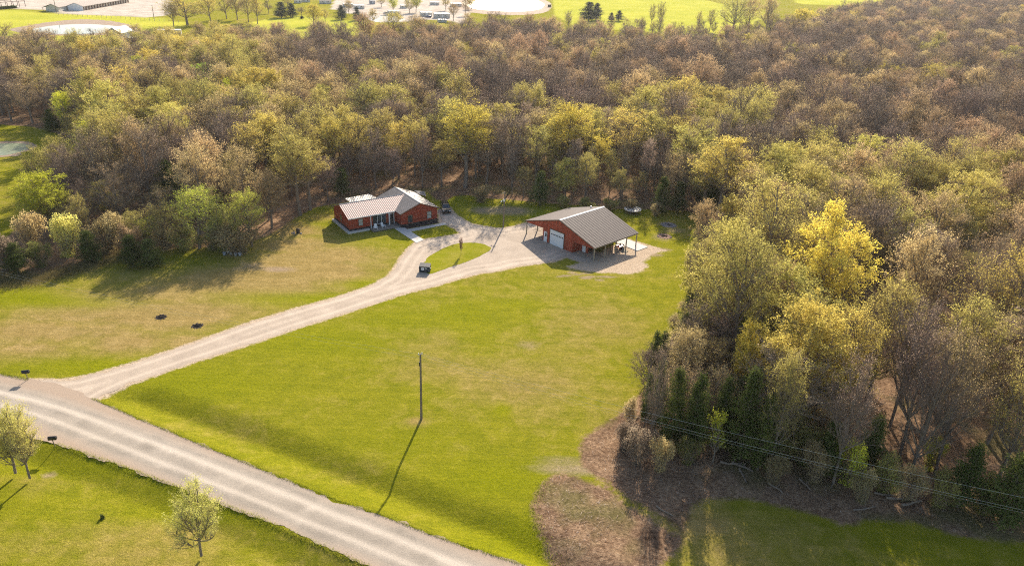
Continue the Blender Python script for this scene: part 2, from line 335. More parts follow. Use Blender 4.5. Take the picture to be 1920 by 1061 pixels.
def grass_nodes(t, p, dry=None, lush=None):
    big = t.noise(p, 0.055, 4, 0.6, 0.4); mid = t.noise(p, 0.42, 6, 0.7, 0.6); fine = t.noise(p, 2.2, 6, 0.82); vf = t.noise(p, 14.0, 3, 0.7)
    g = t.ramp(t.math('ADD', t.math('MULTIPLY', mid, 0.55), t.math('MULTIPLY', fine, 0.45)), [(0.34, (0.165, 0.182, 0.014)), (0.5, (0.25, 0.245, 0.018)), (0.66, (0.34, 0.31, 0.03))])
    d = t.ramp(t.math('ADD', t.math('MULTIPLY', mid, 0.4), t.math('MULTIPLY', fine, 0.6)), [(0.34, (0.235, 0.165, 0.055)), (0.52, (0.37, 0.265, 0.105)), (0.66, (0.52, 0.38, 0.18))])
    l = t.ramp(fine, [(0.35, (0.165, 0.195, 0.004)), (0.65, (0.28, 0.29, 0.008))])
    amt = t.math('SUBTRACT', t.math('MULTIPLY', big, 1.5), 0.66)
    if dry is not None: amt = t.math('ADD', amt, t.math('MULTIPLY', dry, 1.25))
    amt = t.math('ADD', amt, t.math('MULTIPLY', t.math('SUBTRACT', mid, 0.5), 1.1))
    if lush is not None: amt = t.math('SUBTRACT', amt, t.math('MULTIPLY', lush, 0.55))
    ms = t.n('ShaderNodeMapRange'); t.l(amt, ms.inputs[0]); ms.inputs[1].default_value = 0.0; ms.inputs[2].default_value = 0.9; ms.inputs[4].default_value = 0.92
    c = t.mix(ms.outputs[0], g, d)
    if lush is not None: c = t.mix(t.math('MULTIPLY', t.math('MINIMUM', lush, 1.0), t.math('ADD', 0.25, mid)), c, l)
    sp = t.ramp(vf, [(0.38, (0.5, 0.5, 0.45)), (0.62, (1.35, 1.35, 1.3))])
    c = t.mix(0.75, c, sp, 'MULTIPLY')
    st_ = t.noise(t.mapping(p, (0.07, 0.9, 1), (0, 0, rad(24))), 1.0, 4, 0.75, 0.3)
    c = t.mix(0.4, c, t.ramp(st_, [(0.38, (0.78, 0.82, 0.75)), (0.60, (1.18, 1.12, 1.12))]), 'MULTIPLY')
    hgt = t.math('ADD', t.math('MULTIPLY', fine, 0.6), t.math('MULTIPLY', vf, 0.4))
    return c, hgt, mid, fine, vf
def litter_nodes(t, p, mid, fine, vf):
    a = t.math('ADD', t.math('MULTIPLY', fine, 0.55), t.math('ADD', t.math('MULTIPLY', vf, 0.2), t.math('MULTIPLY', mid, 0.25)))
    c = t.ramp(a, [(0.36, (0.06, 0.038, 0.026)), (0.47, (0.20, 0.13, 0.085)), (0.56, (0.38, 0.265, 0.175)), (0.66, (0.60, 0.47, 0.34))])
    big = t.noise(p, 0.16, 4, 0.6, 1.0)
    c = t.mix(0.7, c, t.ramp(big, [(0.36, (0.62, 0.58, 0.56)), (0.64, (1.3, 1.25, 1.15))]), 'MULTIPLY')
    stick = t.noise(t.mapping(p, (1.0, 5.0, 1), (0, 0, 0.9)), 2.0, 4, 0.8)
    return t.mix(0.6, c, t.ramp(stick, [(0.38, (0.5, 0.48, 0.46)), (0.62, (1.4, 1.35, 1.3))]), 'MULTIPLY')
t = NT('ground cover'); p = t.pos()
c, hgt, mid, fine, vf = grass_nodes(t, p, t.attr('dry'), t.attr('lush'))
litc = litter_nodes(t, p, mid, fine, vf)
def thr(a, soft=0.35, namp=1.1, n=None):
    n = n or t.math('ADD', t.math('MULTIPLY', mid, 0.5), t.math('MULTIPLY', fine, 0.5))
    x = t.math('ADD', a, t.math('MULTIPLY', t.math('SUBTRACT', n, 0.5), namp*2))
    mr = t.n('ShaderNodeMapRange'); t.l(x, mr.inputs[0]); mr.inputs[1].default_value = -soft; mr.inputs[2].default_value = soft; return mr.outputs[0]
bare = t.attr('bare'); bm_ = thr(t.math('SUBTRACT', bare, 0.52), 0.25, 0.45)
earth = t.ramp(fine, [(0.3, (0.22, 0.15, 0.10)), (0.7, (0.50, 0.38, 0.28))])
c = t.mix(t.math('MULTIPLY', bm_, 0.75), c, earth)
gr2 = t.ramp(fine, [(0.3, (0.13, 0.17, 0.03)), (0.7, (0.28, 0.30, 0.05))])
litc = t.mix(t.math('MULTIPLY', t.attr('sparse'), 0.9), litc, gr2)
under = t.noise(p, 0.09, 3, 0.6); um = t.ramp(under, [(0.52, 0.0), (0.64, 0.55)])
litc = t.mix(um, litc, t.ramp(fine, [(0.3, (0.07, 0.08, 0.02)), (0.7, (0.2, 0.2, 0.06))]))
c = t.mix(thr(t.attr('litter'), 0.16, 0.75, t.math('ADD', t.math('MULTIPLY', t.noise(p, 0.8, 6, 0.75), 0.6), t.math('MULTIPLY', fine, 0.4))), c, litc)
dn = t.math('ADD', t.math('MULTIPLY', t.noise(p, 0.9, 5, 0.7), 0.6), t.math('MULTIPLY', fine, 0.4))
soil = t.ramp(t.math('ADD', t.math('MULTIPLY', fine, 0.6), t.math('MULTIPLY', vf, 0.4)), [(0.34, (0.32, 0.23, 0.16)), (0.5, (0.54, 0.42, 0.31)), (0.64, (0.74, 0.61, 0.48))])
c = t.mix(t.math('MULTIPLY', thr(t.attr('dirt'), 0.22, 1.15, dn), 0.95), c, soil)
fc = t.ramp(t.noise(p, 0.03, 5, 0.6), [(0.35, (0.37, 0.385, 0.045)), (0.65, (0.48, 0.46, 0.065))])
c = t.mix(thr(t.attr('field'), 0.3, 0.5), c, fc)
lc = t.ramp(t.noise(p, 0.12, 5, 0.6), [(0.35, (0.42, 0.36, 0.30)), (0.65, (0.60, 0.53, 0.45))])
c = t.mix(thr(t.attr('lot'), 0.3, 0.5), c, lc)
t.princ(c, 0.95, t.bump(hgt, 1.0, 0.28), 0.0)
gme.materials.append(t.m)
GROUND = t.m
t = NT('lawn'); p = t.pos(); c, hgt, *_ = grass_nodes(t, p)
t.princ(t.mix(0.35, c, (0.2, 0.22, 0.008)), 0.95, t.bump(hgt, 0.9, 0.1), 0.0); LAWN = t.m

# gravel: light wheel tracks on the road are real worn tracks, driven by the distance from the centre line
def gravel(name, c0, c1, track=None, edge=None):
    t = NT(name); p = t.pos()
    f1 = t.noise(p, 0.25, 5, 0.6, 0.5); f2 = t.noise(p, 6.0, 5, 0.8); f3 = t.noise(p, 22.0, 2, 0.7)
    a = t.math('ADD', t.math('MULTIPLY', f1, 0.35), t.math('ADD', t.math('MULTIPLY', f2, 0.35), t.math('MULTIPLY', f3, 0.3)))
    c = t.ramp(a, [(0.33, c0), (0.67, c1)])
    if track:
        x = t.attr('across')   # signed metres across the road
        xx = t.math('ADD', x, t.math('MULTIPLY', t.math('SUBTRACT', f1, 0.5), 0.5))
        def band(c_, w_): return t.math('POWER', 2.718, t.math('MULTIPLY', -1.0, t.math('POWER', t.math('DIVIDE', t.math('SUBTRACT', xx, c_), w_), 2.0)))
        tot = None
        for c_, w_, s_ in track:
            b = t.math('MULTIPLY', band(c_, w_), s_); tot = b if tot is None else t.math('ADD', tot, b)
        tot = t.math('MULTIPLY', tot, t.math('ADD', 0.55, t.math('MULTIPLY', f2, 0.7)))
        c = t.mix(t.math('MINIMUM', t.math('MAXIMUM', tot, 0.0), 1.0), c, tuple(min(1, v*1.45) for v in c1))
    if edge:
        e = t.attr('across'); dk = t.ramp(t.math('ADD', t.math('ABSOLUTE', e), t.math('MULTIPLY', t.math('SUBTRACT', f1, .5), 1.5)), [(0.0, 0.0), (1.0, 1.0)])
        mr = t.n('ShaderNodeMapRange'); t.l(t.math('ADD', t.math('ABSOLUTE', e), t.math('MULTIPLY', t.math('SUBTRACT', f1, .5), 1.6)), mr.inputs[0]); mr.inputs[1].default_value = edge[0]; mr.inputs[2].default_value = edge[1]
        c = t.mix(mr.outputs[0], c, tuple(edge[2]))
    t.princ(c, 0.92, t.bump(t.math('ADD', f2, f3), 0.6, 0.06), 0.15); return t.m

def ragged(poly, step, amp, freq=1.0, seed=0):
    r = np.random.default_rng(seed); out = []; n = len(poly)
    for i in range(n):
        a, b = poly[i], poly[(i+1) % n]; L = np.hypot(*(b-a)); k = max(1, int(L/step))
        for j in range(k): out.append(a+(b-a)*j/k)
    out = np.array(out); nxt = np.roll(out, -1, 0)-np.roll(out, 1, 0); nxt /= (np.hypot(*nxt.T)[:, None]+1e-9)
    nr = np.stack([-nxt[:, 1], nxt[:, 0]], 1); d = np.zeros(len(out)); N = len(out)
    for f, a_ in ((3.0/step*0.12, 1.0), (6, 0.5), (2, 0.6)):
        k = max(4, int(N/(max(1, f*3)))); v = r.normal(size=k); d += a_*np.interp(np.arange(N)/N*k, np.arange(k+1), np.append(v, v[0]))
    d += 0.35*r.normal(size=N)
    return out+nr*(d*amp*0.45)[:, None]
def sheet(name, poly, z, mat, attr=None, inner=None, kind='structure'):
    """flat sheet filling a polygon; optional interior grid points so an attribute can vary across"""
    pts = [Vector(q) for q in poly]; edges = [(i, (i+1) % len(pts)) for i in range(len(pts))]
    if inner is not None: pts += [Vector(q) for q in inner]
    v, e, f, *_ = geometry.delaunay_2d_cdt(pts, edges, [], 1, 1e-4)
    V = np.array([[q.x, q.y] for q in v]); me = bpy.data.meshes.new(name)
    me.from_pydata([(q[0], q[1], z) for q in V], [], [tuple(g) for g in f]); me.update()
    if me.polygons and me.polygons[0].normal.z < 0: me.flip_normals()
    if attr is not None:
        for a, fn in attr.items():
            tt = me.attributes.new(a, 'FLOAT', 'POINT'); tt.data.foreach_set('value', fn(V).astype(np.float32))
    me.materials.append(mat); o = bpy.data.objects.new(name, me); col.objects.link(o); return tag(o, kind=kind)
def grid_in(poly, step):
    lo = poly.min(0); hi = poly.max(0); a, b = np.meshgrid(np.arange(lo[0], hi[0], step), np.arange(lo[1], hi[1], step))
    q = np.stack([a.ravel(), b.ravel()], 1)+0.013; return q[seg_dist(q, poly) > step*0.4]
# road centre line = midway of both edges
upl = _ru; lol = _rl
def across_road(V):
    du = line_dist(V, upl[[0, 1, 4, 5, 6, 7, 8, 9, 10, 11, 12]]); dl = line_dist(V, lol); return (dl-du)/2
rp = ragged(road_poly, 0.35, 0.33, seed=3)
ROADM = gravel('road gravel', (0.15, 0.13, 0.105), (0.49, 0.425, 0.35), track=[(1.05, 0.5, 0.55), (-1.15, 0.42, 0.48), (-2.9, 0.5, 0.15), (2.6, .4, .15)], edge=(1.9, 3.3, (0.37, 0.285, 0.215)))
sheet('gravel_road', rp, 0.012, ROADM, dict(across=across_road), grid_in(road_poly, 0.55))
DRVM = gravel('driveway gravel', (0.27, 0.215, 0.165), (0.56, 0.465, 0.37), track=[(1.15, .4, .28), (2.9, .4, .22)], )
sheet('driveway', ragged(drive_poly, 0.3, 0.30, seed=5), 0.008, DRVM, dict(across=lambda V: seg_dist(V, drive_poly)), grid_in(drive_poly, 0.7))
sheet('grass_island', ragged(island_poly, 0.25, 0.18, seed=6), 0.030, LAWN)
DIRTM = gravel('sandy soil', (0.32, 0.23, 0.16), (0.62, 0.48, 0.36))
# ponds
t = NT('pond water'); n = t.noise(t.mapping(t.pos(), (0.5, 1.2, 1)), 1.2, 3, 0.5)
x = t.princ((0.10, 0.115, 0.10), 0.07, t.bump(n, 0.06, 0.05), 0.9); WATER = t.m
t = NT('algae water'); n = t.noise(t.pos(), 0.5, 5, 0.6); t.princ(t.ramp(n, [(0.35, (0.16, 0.20, 0.12)), (0.65, (0.30, 0.33, 0.20))]), 0.25, None, 0.5); ALGAE = t.m
MUD = gravel('pond bank', (0.20, 0.14, 0.10), (0.42, 0.32, 0.23))
def pond(pts, bank, wmat, grow=1.0):
    q = smooth_poly(P2(pts), 6)
    b = smooth_poly(P2(bank), 6)
    o1 = sheet('pond_bank', ragged(b, 1.0, 1.2, seed=2), 0.03, MUD); o2 = sheet('pond', q, 0.06, wmat)
pond([(50, 58), (80, 51.5), (115, 47.5), (160, 46), (200, 48), (237, 53), (240, 60), (200, 62), (150, 65), (100, 64), (70, 62)], [(20, 56), (60, 47), (110, 40), (160, 37), (215, 41), (250, 50), (250, 62), (150, 68), (60, 65)], WATER)
pond([(868, 4), (900, -6), (950, -4), (1000, 0), (1016, 5), (1021, 11), (1008, 19), (965, 22.5), (900, 19), (880, 14)], [(850, 5), (890, -9), (960, -7), (1010, -2), (1034, 8), (1022, 24), (970, 29), (900, 26), (870, 20)], WATER)
pond([(-60, 272), (0, 270), (30, 269), (50, 271), (58, 275), (50, 281), (28, 288), (0, 292), (-60, 292)], [(-70, 268), (0, 267), (40, 266), (60, 270), (66, 277), (45, 287), (20, 294), (-70, 297)], ALGAE)

# ------------------------------------------------------------------ the house
RED = siding_mat('red board siding', (0.33, 0.060, 0.031), 0.30)
REDV = siding_mat('red metal siding', (0.40, 0.078, 0.038), 0.5, True)
DARKBASE = simple('dark skirting', (0.035, 0.03, 0.03), 0.8)
CONC = simple('concrete', (0.55, 0.52, 0.48), 0.85, 0.2, 0, 0.12, 2.0, 0.01)
CONCG = simple('grey concrete', (0.38, 0.37, 0.35), 0.85, 0.2, 0, 0.15, 2.0)
WHITE = simple('white paint', (0.78, 0.78, 0.77), 0.45, 0.4, 0, 0.05)
TRIM = simple('brown trim', (0.13, 0.085, 0.06), 0.6)
BLACK = simple('black paint', (0.02, 0.021, 0.024), 0.35, 0.5)
GLASS = NT('window glass'); GLASS.princ((0.03, 0.045, 0.06), 0.06, None, 0.8); GLASS = GLASS.m
BLIND = siding_mat('window blinds', (0.5, 0.5, 0.45), 0.09)
DECK = siding_mat('deck boards', (0.28, 0.25, 0.22), 0.15, True)
MULCH = simple('dark mulch', (0.06, 0.045, 0.045), 0.95, 0.1, 0, 0.5, 6.0, 0.05)
ROOFB = roof_mat('ribbed metal roof', (0.36, 0.265, 0.245), 0.6, 0.42, 0.35, 0.1)  # pinkish base colour carries the glare of sun and sky on the metal
ROOFG = roof_mat('grey metal roof', (0.16, 0.148, 0.145), 0.5, 0.45, 0.4, 0.2, 1)
TANROOF = roof_mat('pale canopy roof', (0.42, 0.40, 0.36), 0.5, 0.5)

def window(parent, x, y, z, wd, h, face='-y', blinds=False, mat=None, bars=2, name='window'):
    """a framed window on a wall facing local -y or -x, frame 6 cm proud"""
    f = MB(); t = 0.07
    def bx(a0, a1, z0, z1, d0, d1):
        if face == '-y': f.box(x+a0, x+a1, y-d1, y-d0, z0, z1)
        elif face == '-x': f.box(x-d1, x-d0, y+a0, y+a1, z0, z1)
        else: f.box(x+d0, x+d1, y+a0, y+a1, z0, z1)
    bx(-wd/2-t, -wd/2, z-t, z+h+t, 0.002, .07); bx(wd/2, wd/2+t, z-t, z+h+t, 0.002, .07)
    bx(-wd/2, wd/2, z-t, z, 0.002, .09); bx(-wd/2, wd/2, z+h, z+h+t, 0.002, .07)
    if bars: bx(-wd/2, wd/2, z+h/2-.025, z+h/2+.025, 0.03, .06)
    fr = f.build(name, mat or TRIM, parent); f = MB(); bx(-wd/2, wd/2, z, z+h, 0.005, .025)
    p = f.build('pane', BLIND if blinds else GLASS, fr); return fr

HX, HY, HYAW = -33.87, 141.05, rad(33.99)
hs = empty('ranch_house', (HX, HY, 0), HYAW, 'long red board-sided ranch house with ribbed metal roof and front porch', 'house')
e_, r_, D = 3.2, 4.95, 9.33; WX, WYf, WW, WL = 10.46, -2.52, 9.21, 12.5
oh = 0.35
walls = MB()
walls.prism([(0, .75), (D-2*oh, .75), (D-2*oh, e_-.05), (D/2-oh, r_-.18), (0, e_-.05)], oh, WX+.4, 'x')
walls.v = [(x, y+oh, z) for x, y, z in walls.v]
n0 = len(walls.v)
walls.prism([(WX+oh, .75), (WX+WW-oh, .75), (WX+WW-oh, e_-.05), (WX+WW/2, r_-.16), (WX+oh, e_-.05)], WYf+oh, WYf+WL-oh, 'y')
walls.build('wall', RED, hs)
sk = MB().box(oh-.04, WX+.3, oh-.04, D-oh+.04, 0, .745).box(WX+oh-.04, WX+WW-oh+.04, WYf+oh-.04, WYf+WL-oh+.04, 0, .747)
sk.build('base_band', DARKBASE, hs)  # near-black band around the foot of the house walls
MB().prism([(-.25, -.25), (4.5, -.25), (4.5, .3), (.3, .3), (.3, D-.3), (-.25, D-.3)], 0.0, .36, 'z').build('foundation_ledge', CONC, hs)
def roof_two(parent, x0, x1, y0, y1, e, r, axis, mat, t=.12, ridge=True, name='roof'):
    b = MB()
    if axis == 'x':
        ym = (y0+y1)/2; b.slab([(x0, y0, e), (x1, y0, e), (x1, ym, r), (x0, ym, r)], t); b.slab([(x0, ym+.003, r), (x1, ym+.003, r), (x1, y1, e), (x0, y1, e)], t)
    else:
        xm = (x0+x1)/2; b.slab([(x0, y0, e), (xm, y0, r), (xm, y1, r), (x0, y1, e)], t); b.slab([(xm+.003, y0, r), (x1, y0, e), (x1, y1, e), (xm+.003, y1, r)], t)
    return b.build(name, mat, parent)
roof_two(hs, 0, WX+WW/2-.1, 0, D, e_, r_, 'x', ROOFB)
roof_two(hs, WX, WX+WW, WYf, WYf+WL, e_+.02, r_+.06, 'y', ROOFG)
rc = MB().prism([(D/2-.16, r_-.02), (D/2+.16, r_-.02), (D/2, r_+.07)], 0, WX+WW/2-.6, 'x'); rc.build('ridge_cap', CONCG, hs)
rc = MB().prism([(WX+WW/2-.16, r_+.03), (WX+WW/2+.16, r_+.03), (WX+WW/2, r_+.13)], WYf, WYf+WL, 'y'); rc.build('ridge_cap', CONCG, hs)
fa = MB(); fa.box(0, WX-.06, -.05, -.002, e_-.2, e_-.01); fa.build('gutter', WHITE, hs)
fa = MB(); fa.prism([(WYf, e_-.18), (WYf+.05, e_-.18), (WYf+.05, e_), (WYf, e_)], WX-.06, WX-.004, 'x')
fa.slab([(WX-.02, WYf-.05, e_+.02), (WX-.02, WYf-.002, e_+.02), (WX+WW/2, WYf-.002, r_+.06), (WX+WW/2, WYf-.05, r_+.06)], .2)
fa.slab([(WX+WW/2+.003, WYf-.05, r_+.06), (WX+WW/2+.003, WYf-.002, r_+.06), (WX+WW+.02, WYf-.002, e_+.02), (WX+WW+.02, WYf-.05, e_+.02)], .2)
fa.build('fascia', TRIM, hs)
window(hs, 2.8, oh, 1.25, .85, 1.35, blinds=True)
for x in (6.0, 7.0, 8.0): window(hs, x, oh, .85, .85, 1.95, mat=WHITE if x == 7.0 else TRIM, bars=0, name='glass_door')
dr = MB().box(9.25, 9.37, oh-.1, oh-.003, .36, 2.75).box(10.2, 10.32, oh-.1, oh-.003, .36, 2.75).box(9.37, 10.2, oh-.1, oh-.003, 2.63, 2.75).build('door_frame', WHITE, hs)
dd = MB().box(9.37, 10.2, oh-.05, oh-.003, .4, 2.63).build('door', BLACK, hs); MB().box(10.05, 10.1, oh-.11, oh-.05, 1.35, 1.45).build('handle', CONC, dd)
window(hs, WX+2.4, WYf+oh, 1.0, .95, 1.5, blinds=False); window(hs, WX+6.9, WYf+oh, 1.15, .95, 1.45, blinds=True)
window(hs, oh, 5.0, 1.4, .9, 1.0, '-x')
pd = MB().box(4.7, WX+.3, -1.75, oh-.05, .12, .38); pd.build('porch_deck', DECK, hs); MB().box(4.72, WX+.28, -1.73, oh-.07, 0.004, .118).build('porch_skirt', DARKBASE, hs)
for x in (4.85, 8.95): MB().box(x-.06, x+.06, -.22, -.1, .382, 3.02).build('porch_post', WHITE, hs)
for x, y in ((WX+WW*.72, 6.5), (WX+WW*.66, 3.2), (4.0, 6.2)):
    z = np.interp(abs(x-WX-WW/2), [0, WW/2], [r_, e_]) if x > WX else e_+(D-y)/(D/2)*(r_-e_)
    MB().tube((x, y, z-.1), (x, y, z+.4), .07, .07).build('vent_pipe', CONC, hs)
# low add-on roofs behind the house
def lean(name, pts, z, mat, label, cat, drop=.25):
    q = [at(x, y, z) for x, y in pts]; c = np.mean(q, 0); o = empty(name, (c[0], c[1], 0), 0, label, cat)
    b = MB().slab([(p[0]-c[0], p[1]-c[1], p[2]-(drop if i in (0, 1) else 0)) for i, p in enumerate(q)], .12); b.build('roof', mat, o)
    for i, p in enumerate(q):
        d = (c-p)*.06; MB().box(p[0]+d[0]-c[0]-.06, p[0]+d[0]-c[0]+.06, p[1]+d[1]-c[1]-.06, p[1]+d[1]-c[1]+.06, 0, p[2]-(drop if i in (0, 1) else 0)-.122).build('post', TRIM, o)
    return o
lean('patio_canopy', [(657, 377.8), (708, 369.5), (692, 363.8), (646.8, 372)], 2.7, TANROOF, 'flat pale patio canopy on posts behind the left half of the red house', 'canopy')
lean('carport', [(783, 361.5), (799, 366), (797, 359.5), (776, 357)], 2.9, ROOFG, 'small grey canopy roof at the back right corner of the red house', 'canopy')
# walkways and bed
def walk(name, pts, z, mat, t=.08):
    q = [at(*p)[:2] for p in pts]; MB().prism([tuple(p) for p in q], .002, z, 'z'); o = MB().prism([tuple(p) for p in q], .003, z, 'z').build(name, mat); return tag(o, kind='structure')
walk('walkway', [(735.5, 426), (753.5, 424), (795, 450), (781, 456)], .07, CONC)
walk('side_walkway', [(762, 430.6), (833, 418), (838, 421), (768.5, 435)], .066, CONC)
bed = empty('flower_bed', (*at(790, 424)[:2], 0), 0, 'long dark mulched flower bed along the front gable of the red house', 'flower bed')
bc = at(790, 424)
q = [at(*p)[:2]-bc[:2] for p in [(755, 425.2), (819, 414.6), (823, 418), (762.5, 429.4)]]
MB().prism([tuple(p) for p in q], .01, .10, 'z').build('mulch', MULCH, bed)
a, b = q[0], q[1]; n = np.array([-(b-a)[1], (b-a)[0]])/np.hypot(*(b-a))*.08
MB().prism([tuple(a), tuple(b), tuple(b+n), tuple(a+n)], .0, .3, 'z').build('edging', CONC, bed)

# chairs on the porch
def adirondack(x, y, rz, label):
    M_ = Matrix.Rotation(HYAW, 4, 'Z'); p = M_ @ Vector((x, y, 0)); o = empty('porch_chair', (HX+p.x, HY+p.y, .38), HYAW+rz, label, 'chair', 'white chairs on the porch')
    MB().slab([(-.28, -.3, .36), (.28, -.3, .36), (.28, .25, .28), (-.28, .25, .28)], .04).build('seat', WHITE, o)
    b = MB()
    for i in range(5):
        x0 = -.27+i*.11; b.slab([(x0, .22, .3), (x0+.095, .22, .3), (x0+.095, .55, 1.08-.05*abs(i-2)), (x0, .55, 1.08-.05*abs(i-2))], .03)
    b.build('backrest', WHITE, o)
    for s in (-1, 1):
        MB().slab([(s*.36-.07, -.35, .56), (s*.36+.07, -.35, .56), (s*.36+.07, .35, .54), (s*.36-.07, .35, .54)], .03).build('armrest', WHITE, o)
        MB().box(s*.34-.03, s*.34+.03, -.32, -.24, 0, .525).build('leg', WHITE, o); MB().box(s*.34-.03, s*.34+.03, .24, .32, 0, .51).build('leg', WHITE, o)
adirondack(5.45, -1.05, rad(-25), 'white slatted chair near the left end of the porch')
adirondack(7.2, -.95, rad(10), 'white slatted chair in front of the porch glass doors, nearer the house door')

# ------------------------------------------------------------------ the barn
BX, BY, BYAW = 2.45, 144.75, rad(-46.81)
bn = empty('pole_barn', (BX, BY, 0), BYAW, 'red metal pole barn with grey roof, white garage door and open lean-to sides', 'barn')
BW, BL, bh, br = 19.32, 13.06, 2.95, 5.9
BROOF = roof_mat('barn roof sheets', (0.088, 0.070, 0.068), 0.7, 0.75, 0.18, 0.0, 1)
roof_two(bn, -.05, BW+.05, -.1, BL+.1, bh, br, 'y', BROOF, .1)
MB().prism([(BW/2-.28, br-.06), (BW/2+.28, br-.06), (BW/2, br+.06)], -.14, BL+.14, 'y').build('ridge_cap', WHITE, bn)
xl, xr = 5.0, 13.4
def zr(x): return bh+(br-bh)*(1-abs(x-BW/2)/(BW/2))-.12
b = MB().prism([(xl, 0), (xr, 0), (xr, zr(xr)), (BW/2, zr(BW/2)), (xl, zr(xl))], .15, BL-.1, 'y'); b.build('wall', REDV, bn)
# the gable sheet carries on across both lean-tos as a tapering apron
ap = MB().prism([(.1, zr(.1)-.25), (xl, 2.75), (xl, zr(xl)), (.1, zr(.1))], .05, .14, 'y'); ap.build('gable_apron', REDV, bn); MB().prism([(xr, zr(xr)), (xr, 2.35), (BW-.1, zr(BW-.1)-.2), (BW-.1, zr(BW-.1))], .05, .14, 'y').build('gable_apron', REDV, bn)
MB().slab([(-.1, -.16, bh-.02), (-.1, -.105, bh-.02), (BW/2, -.105, br-.02), (BW/2, -.16, br-.02)], .2).slab([(BW/2+.003, -.16, br-.02), (BW/2+.003, -.105, br-.02), (BW+.1, -.105, bh-.02), (BW+.1, -.16, bh-.02)], .2).build('rake_trim', TRIM, bn)
gx0, gx1 = 7.15, 10.95
gd = MB().box(gx0, gx1, .06, .146, .02, 3.15)
for i in range(1, 5): gd.box(gx0+.004, gx1-.004, .05, .06, i*.63-.008, i*.63+.008)
gd = gd.build('garage_door', WHITE, bn)
for i in range(8):
    x = gx0+.28+i*(gx1-gx0-.5)/7.6; MB().box(x, x+.3, .044, .058, 2.12, 2.36).build('pane', GLASS, gd)
MB().box(gx0-.12, gx0-.01, .02, .149, 0, 3.28).box(gx1+.01, gx1+.12, .02, .149, 0, 3.28).box(gx0-.01, gx1+.01, .02, .149, 3.16, 3.28).build('door_trim', TRIM, bn)
dd = MB().box(5.35, 6.25, .08, .146, .02, 2.15).build('door', WHITE, bn); MB().box(5.75, 6.15, .07, .079, 1.15, 1.95).build('pane', GLASS, dd); MB().tube((5.45, .04, 1.05), (5.45, .079, 1.05), .04, .04).build('handle', BLACK, dd)
# recessed bay with second door at the right hand side of the wall
MB().box(xr, 15.6, 2.3, 2.42, 0, 3.5).build('side_wall', REDV, bn)
dd = MB().box(14.1, 15.0, 2.2, 2.296, .02, 2.1).build('door', WHITE, bn); MB().box(14.3, 14.8, 2.185, 2.198, 1.2, 1.9).build('pane', BLIND, dd)
POST = simple('weathered post', (0.36, 0.32, 0.24), 0.85, 0.2, 0, 0.2)
for i in range(5):
    y = .12+i*(BL-.24)/4
    MB().box(BW-.3, BW-.12, y-.09, y+.09, 0, zr(BW-.2)-.005).build('post', POST, bn)
    if i in (0, 1, 3, 4): MB().box(.12, .3, y-.09, y+.09, 0, zr(.2)-.005).build('post', POST, bn)
MB().box(BW-.33, BW-.09, -.02, BL+.02, zr(BW-.2)-.26, zr(BW-.2)-.01).build('eave_beam', POST, bn); MB().box(.09, .33, -.02, BL+.02, zr(.2)-.26, zr(.2)-.01).build('eave_beam', POST, bn)
MB().tube((7.5, 11.6, zr(7.5)), (7.5, 11.6, zr(7.5)+.6), .12, .12).build('roof_vent', WHITE, bn)
c0 = at(1172, 462)
sl_ = MB().box(-3.2, 3.4, -1.6, 1.8, .003, .1).build('concrete_slab', CONC); sl_.location = (c0[0]+1.0, c0[1]+1.2, 0); sl_.rotation_euler = (0, 0, BYAW); tag(sl_, kind='structure')

# red garden tractor by the slab
REDP = simple('red machine paint', (0.42, 0.03, 0.02), 0.35, 0.5); RUB = simple('tyre rubber', (0.02, 0.02, 0.02), 0.85, 0.2)
def wheel(parent, x, y, r, wd, ax='x', name='wheel'):
    a, b_ = ((x-wd/2, y, r), (x+wd/2, y, r)) if ax == 'x' else ((x, y-wd/2, r), (x, y+wd/2, r))
    o = MB().tube(a, b_, r, r, 16).build(name, RUB, parent, bevel=.03)
    k = wd/2+.004; a, b_ = ((x-k, y, r), (x+k, y, r)) if ax == 'x' else ((x, y-k, r), (x, y+k, r))
    MB().tube(a, b_, r*.5, r*.5, 12).build('rim', CONCG, o); return o
c0 = at(1163, 466)
tr = empty('garden_tractor', (c0[0]-.3, c0[1]-.5, .004), rad(20), 'red garden tractor parked at the back of the barn lean-to beside the pale slab', 'tractor')
MB().prism([(-.9, .5), (-.9, .95), (-.15, 1.05), (-.1, .55)], -.28, .28, 'y').build('hood', REDP, tr, .04); MB().box(-.1, .9, -.3, .3, .4, .62).build('body', REDP, tr, .03)
MB().box(.4, .85, -.24, .24, .75, .85).box(.8, .9, -.24, .24, .85, 1.2).build('seat', BLACK, tr, .03); MB().tube((.1, 0, .6), (.2, 0, 1.15), .025, .025).tube((.18, -.02, 1.13), (.22, .02, 1.17), .18, .18, 12).build('steering_wheel', BLACK, tr)
for x, y, r in ((-.65, -.4, .24), (-.65, .4, .24), (.55, -.45, .38), (.55, .45, .38)): wheel(tr, x, y, r, .18 if r < .3 else .26, 'y')
c0 = at(1167, 470)
pl = empty('wood_pallet', (c0[0]+.4, c0[1]-.3, 0.004), rad(-30), 'low wooden pallet of boards in front of the tractor under the barn eave', 'pallet')
b = MB()
for i in range(6): b.box(-.6, .6, -.5+i*.18, -.37+i*.18, .1, .13)
b.build('deck', POST, pl); MB().box(-.6, -.5, -.5, .53, 0, .1).box(-.05, .05, -.5, .53, 0, .1).box(.5, .6, -.5, .53, 0, .1).build('runner', POST, pl)

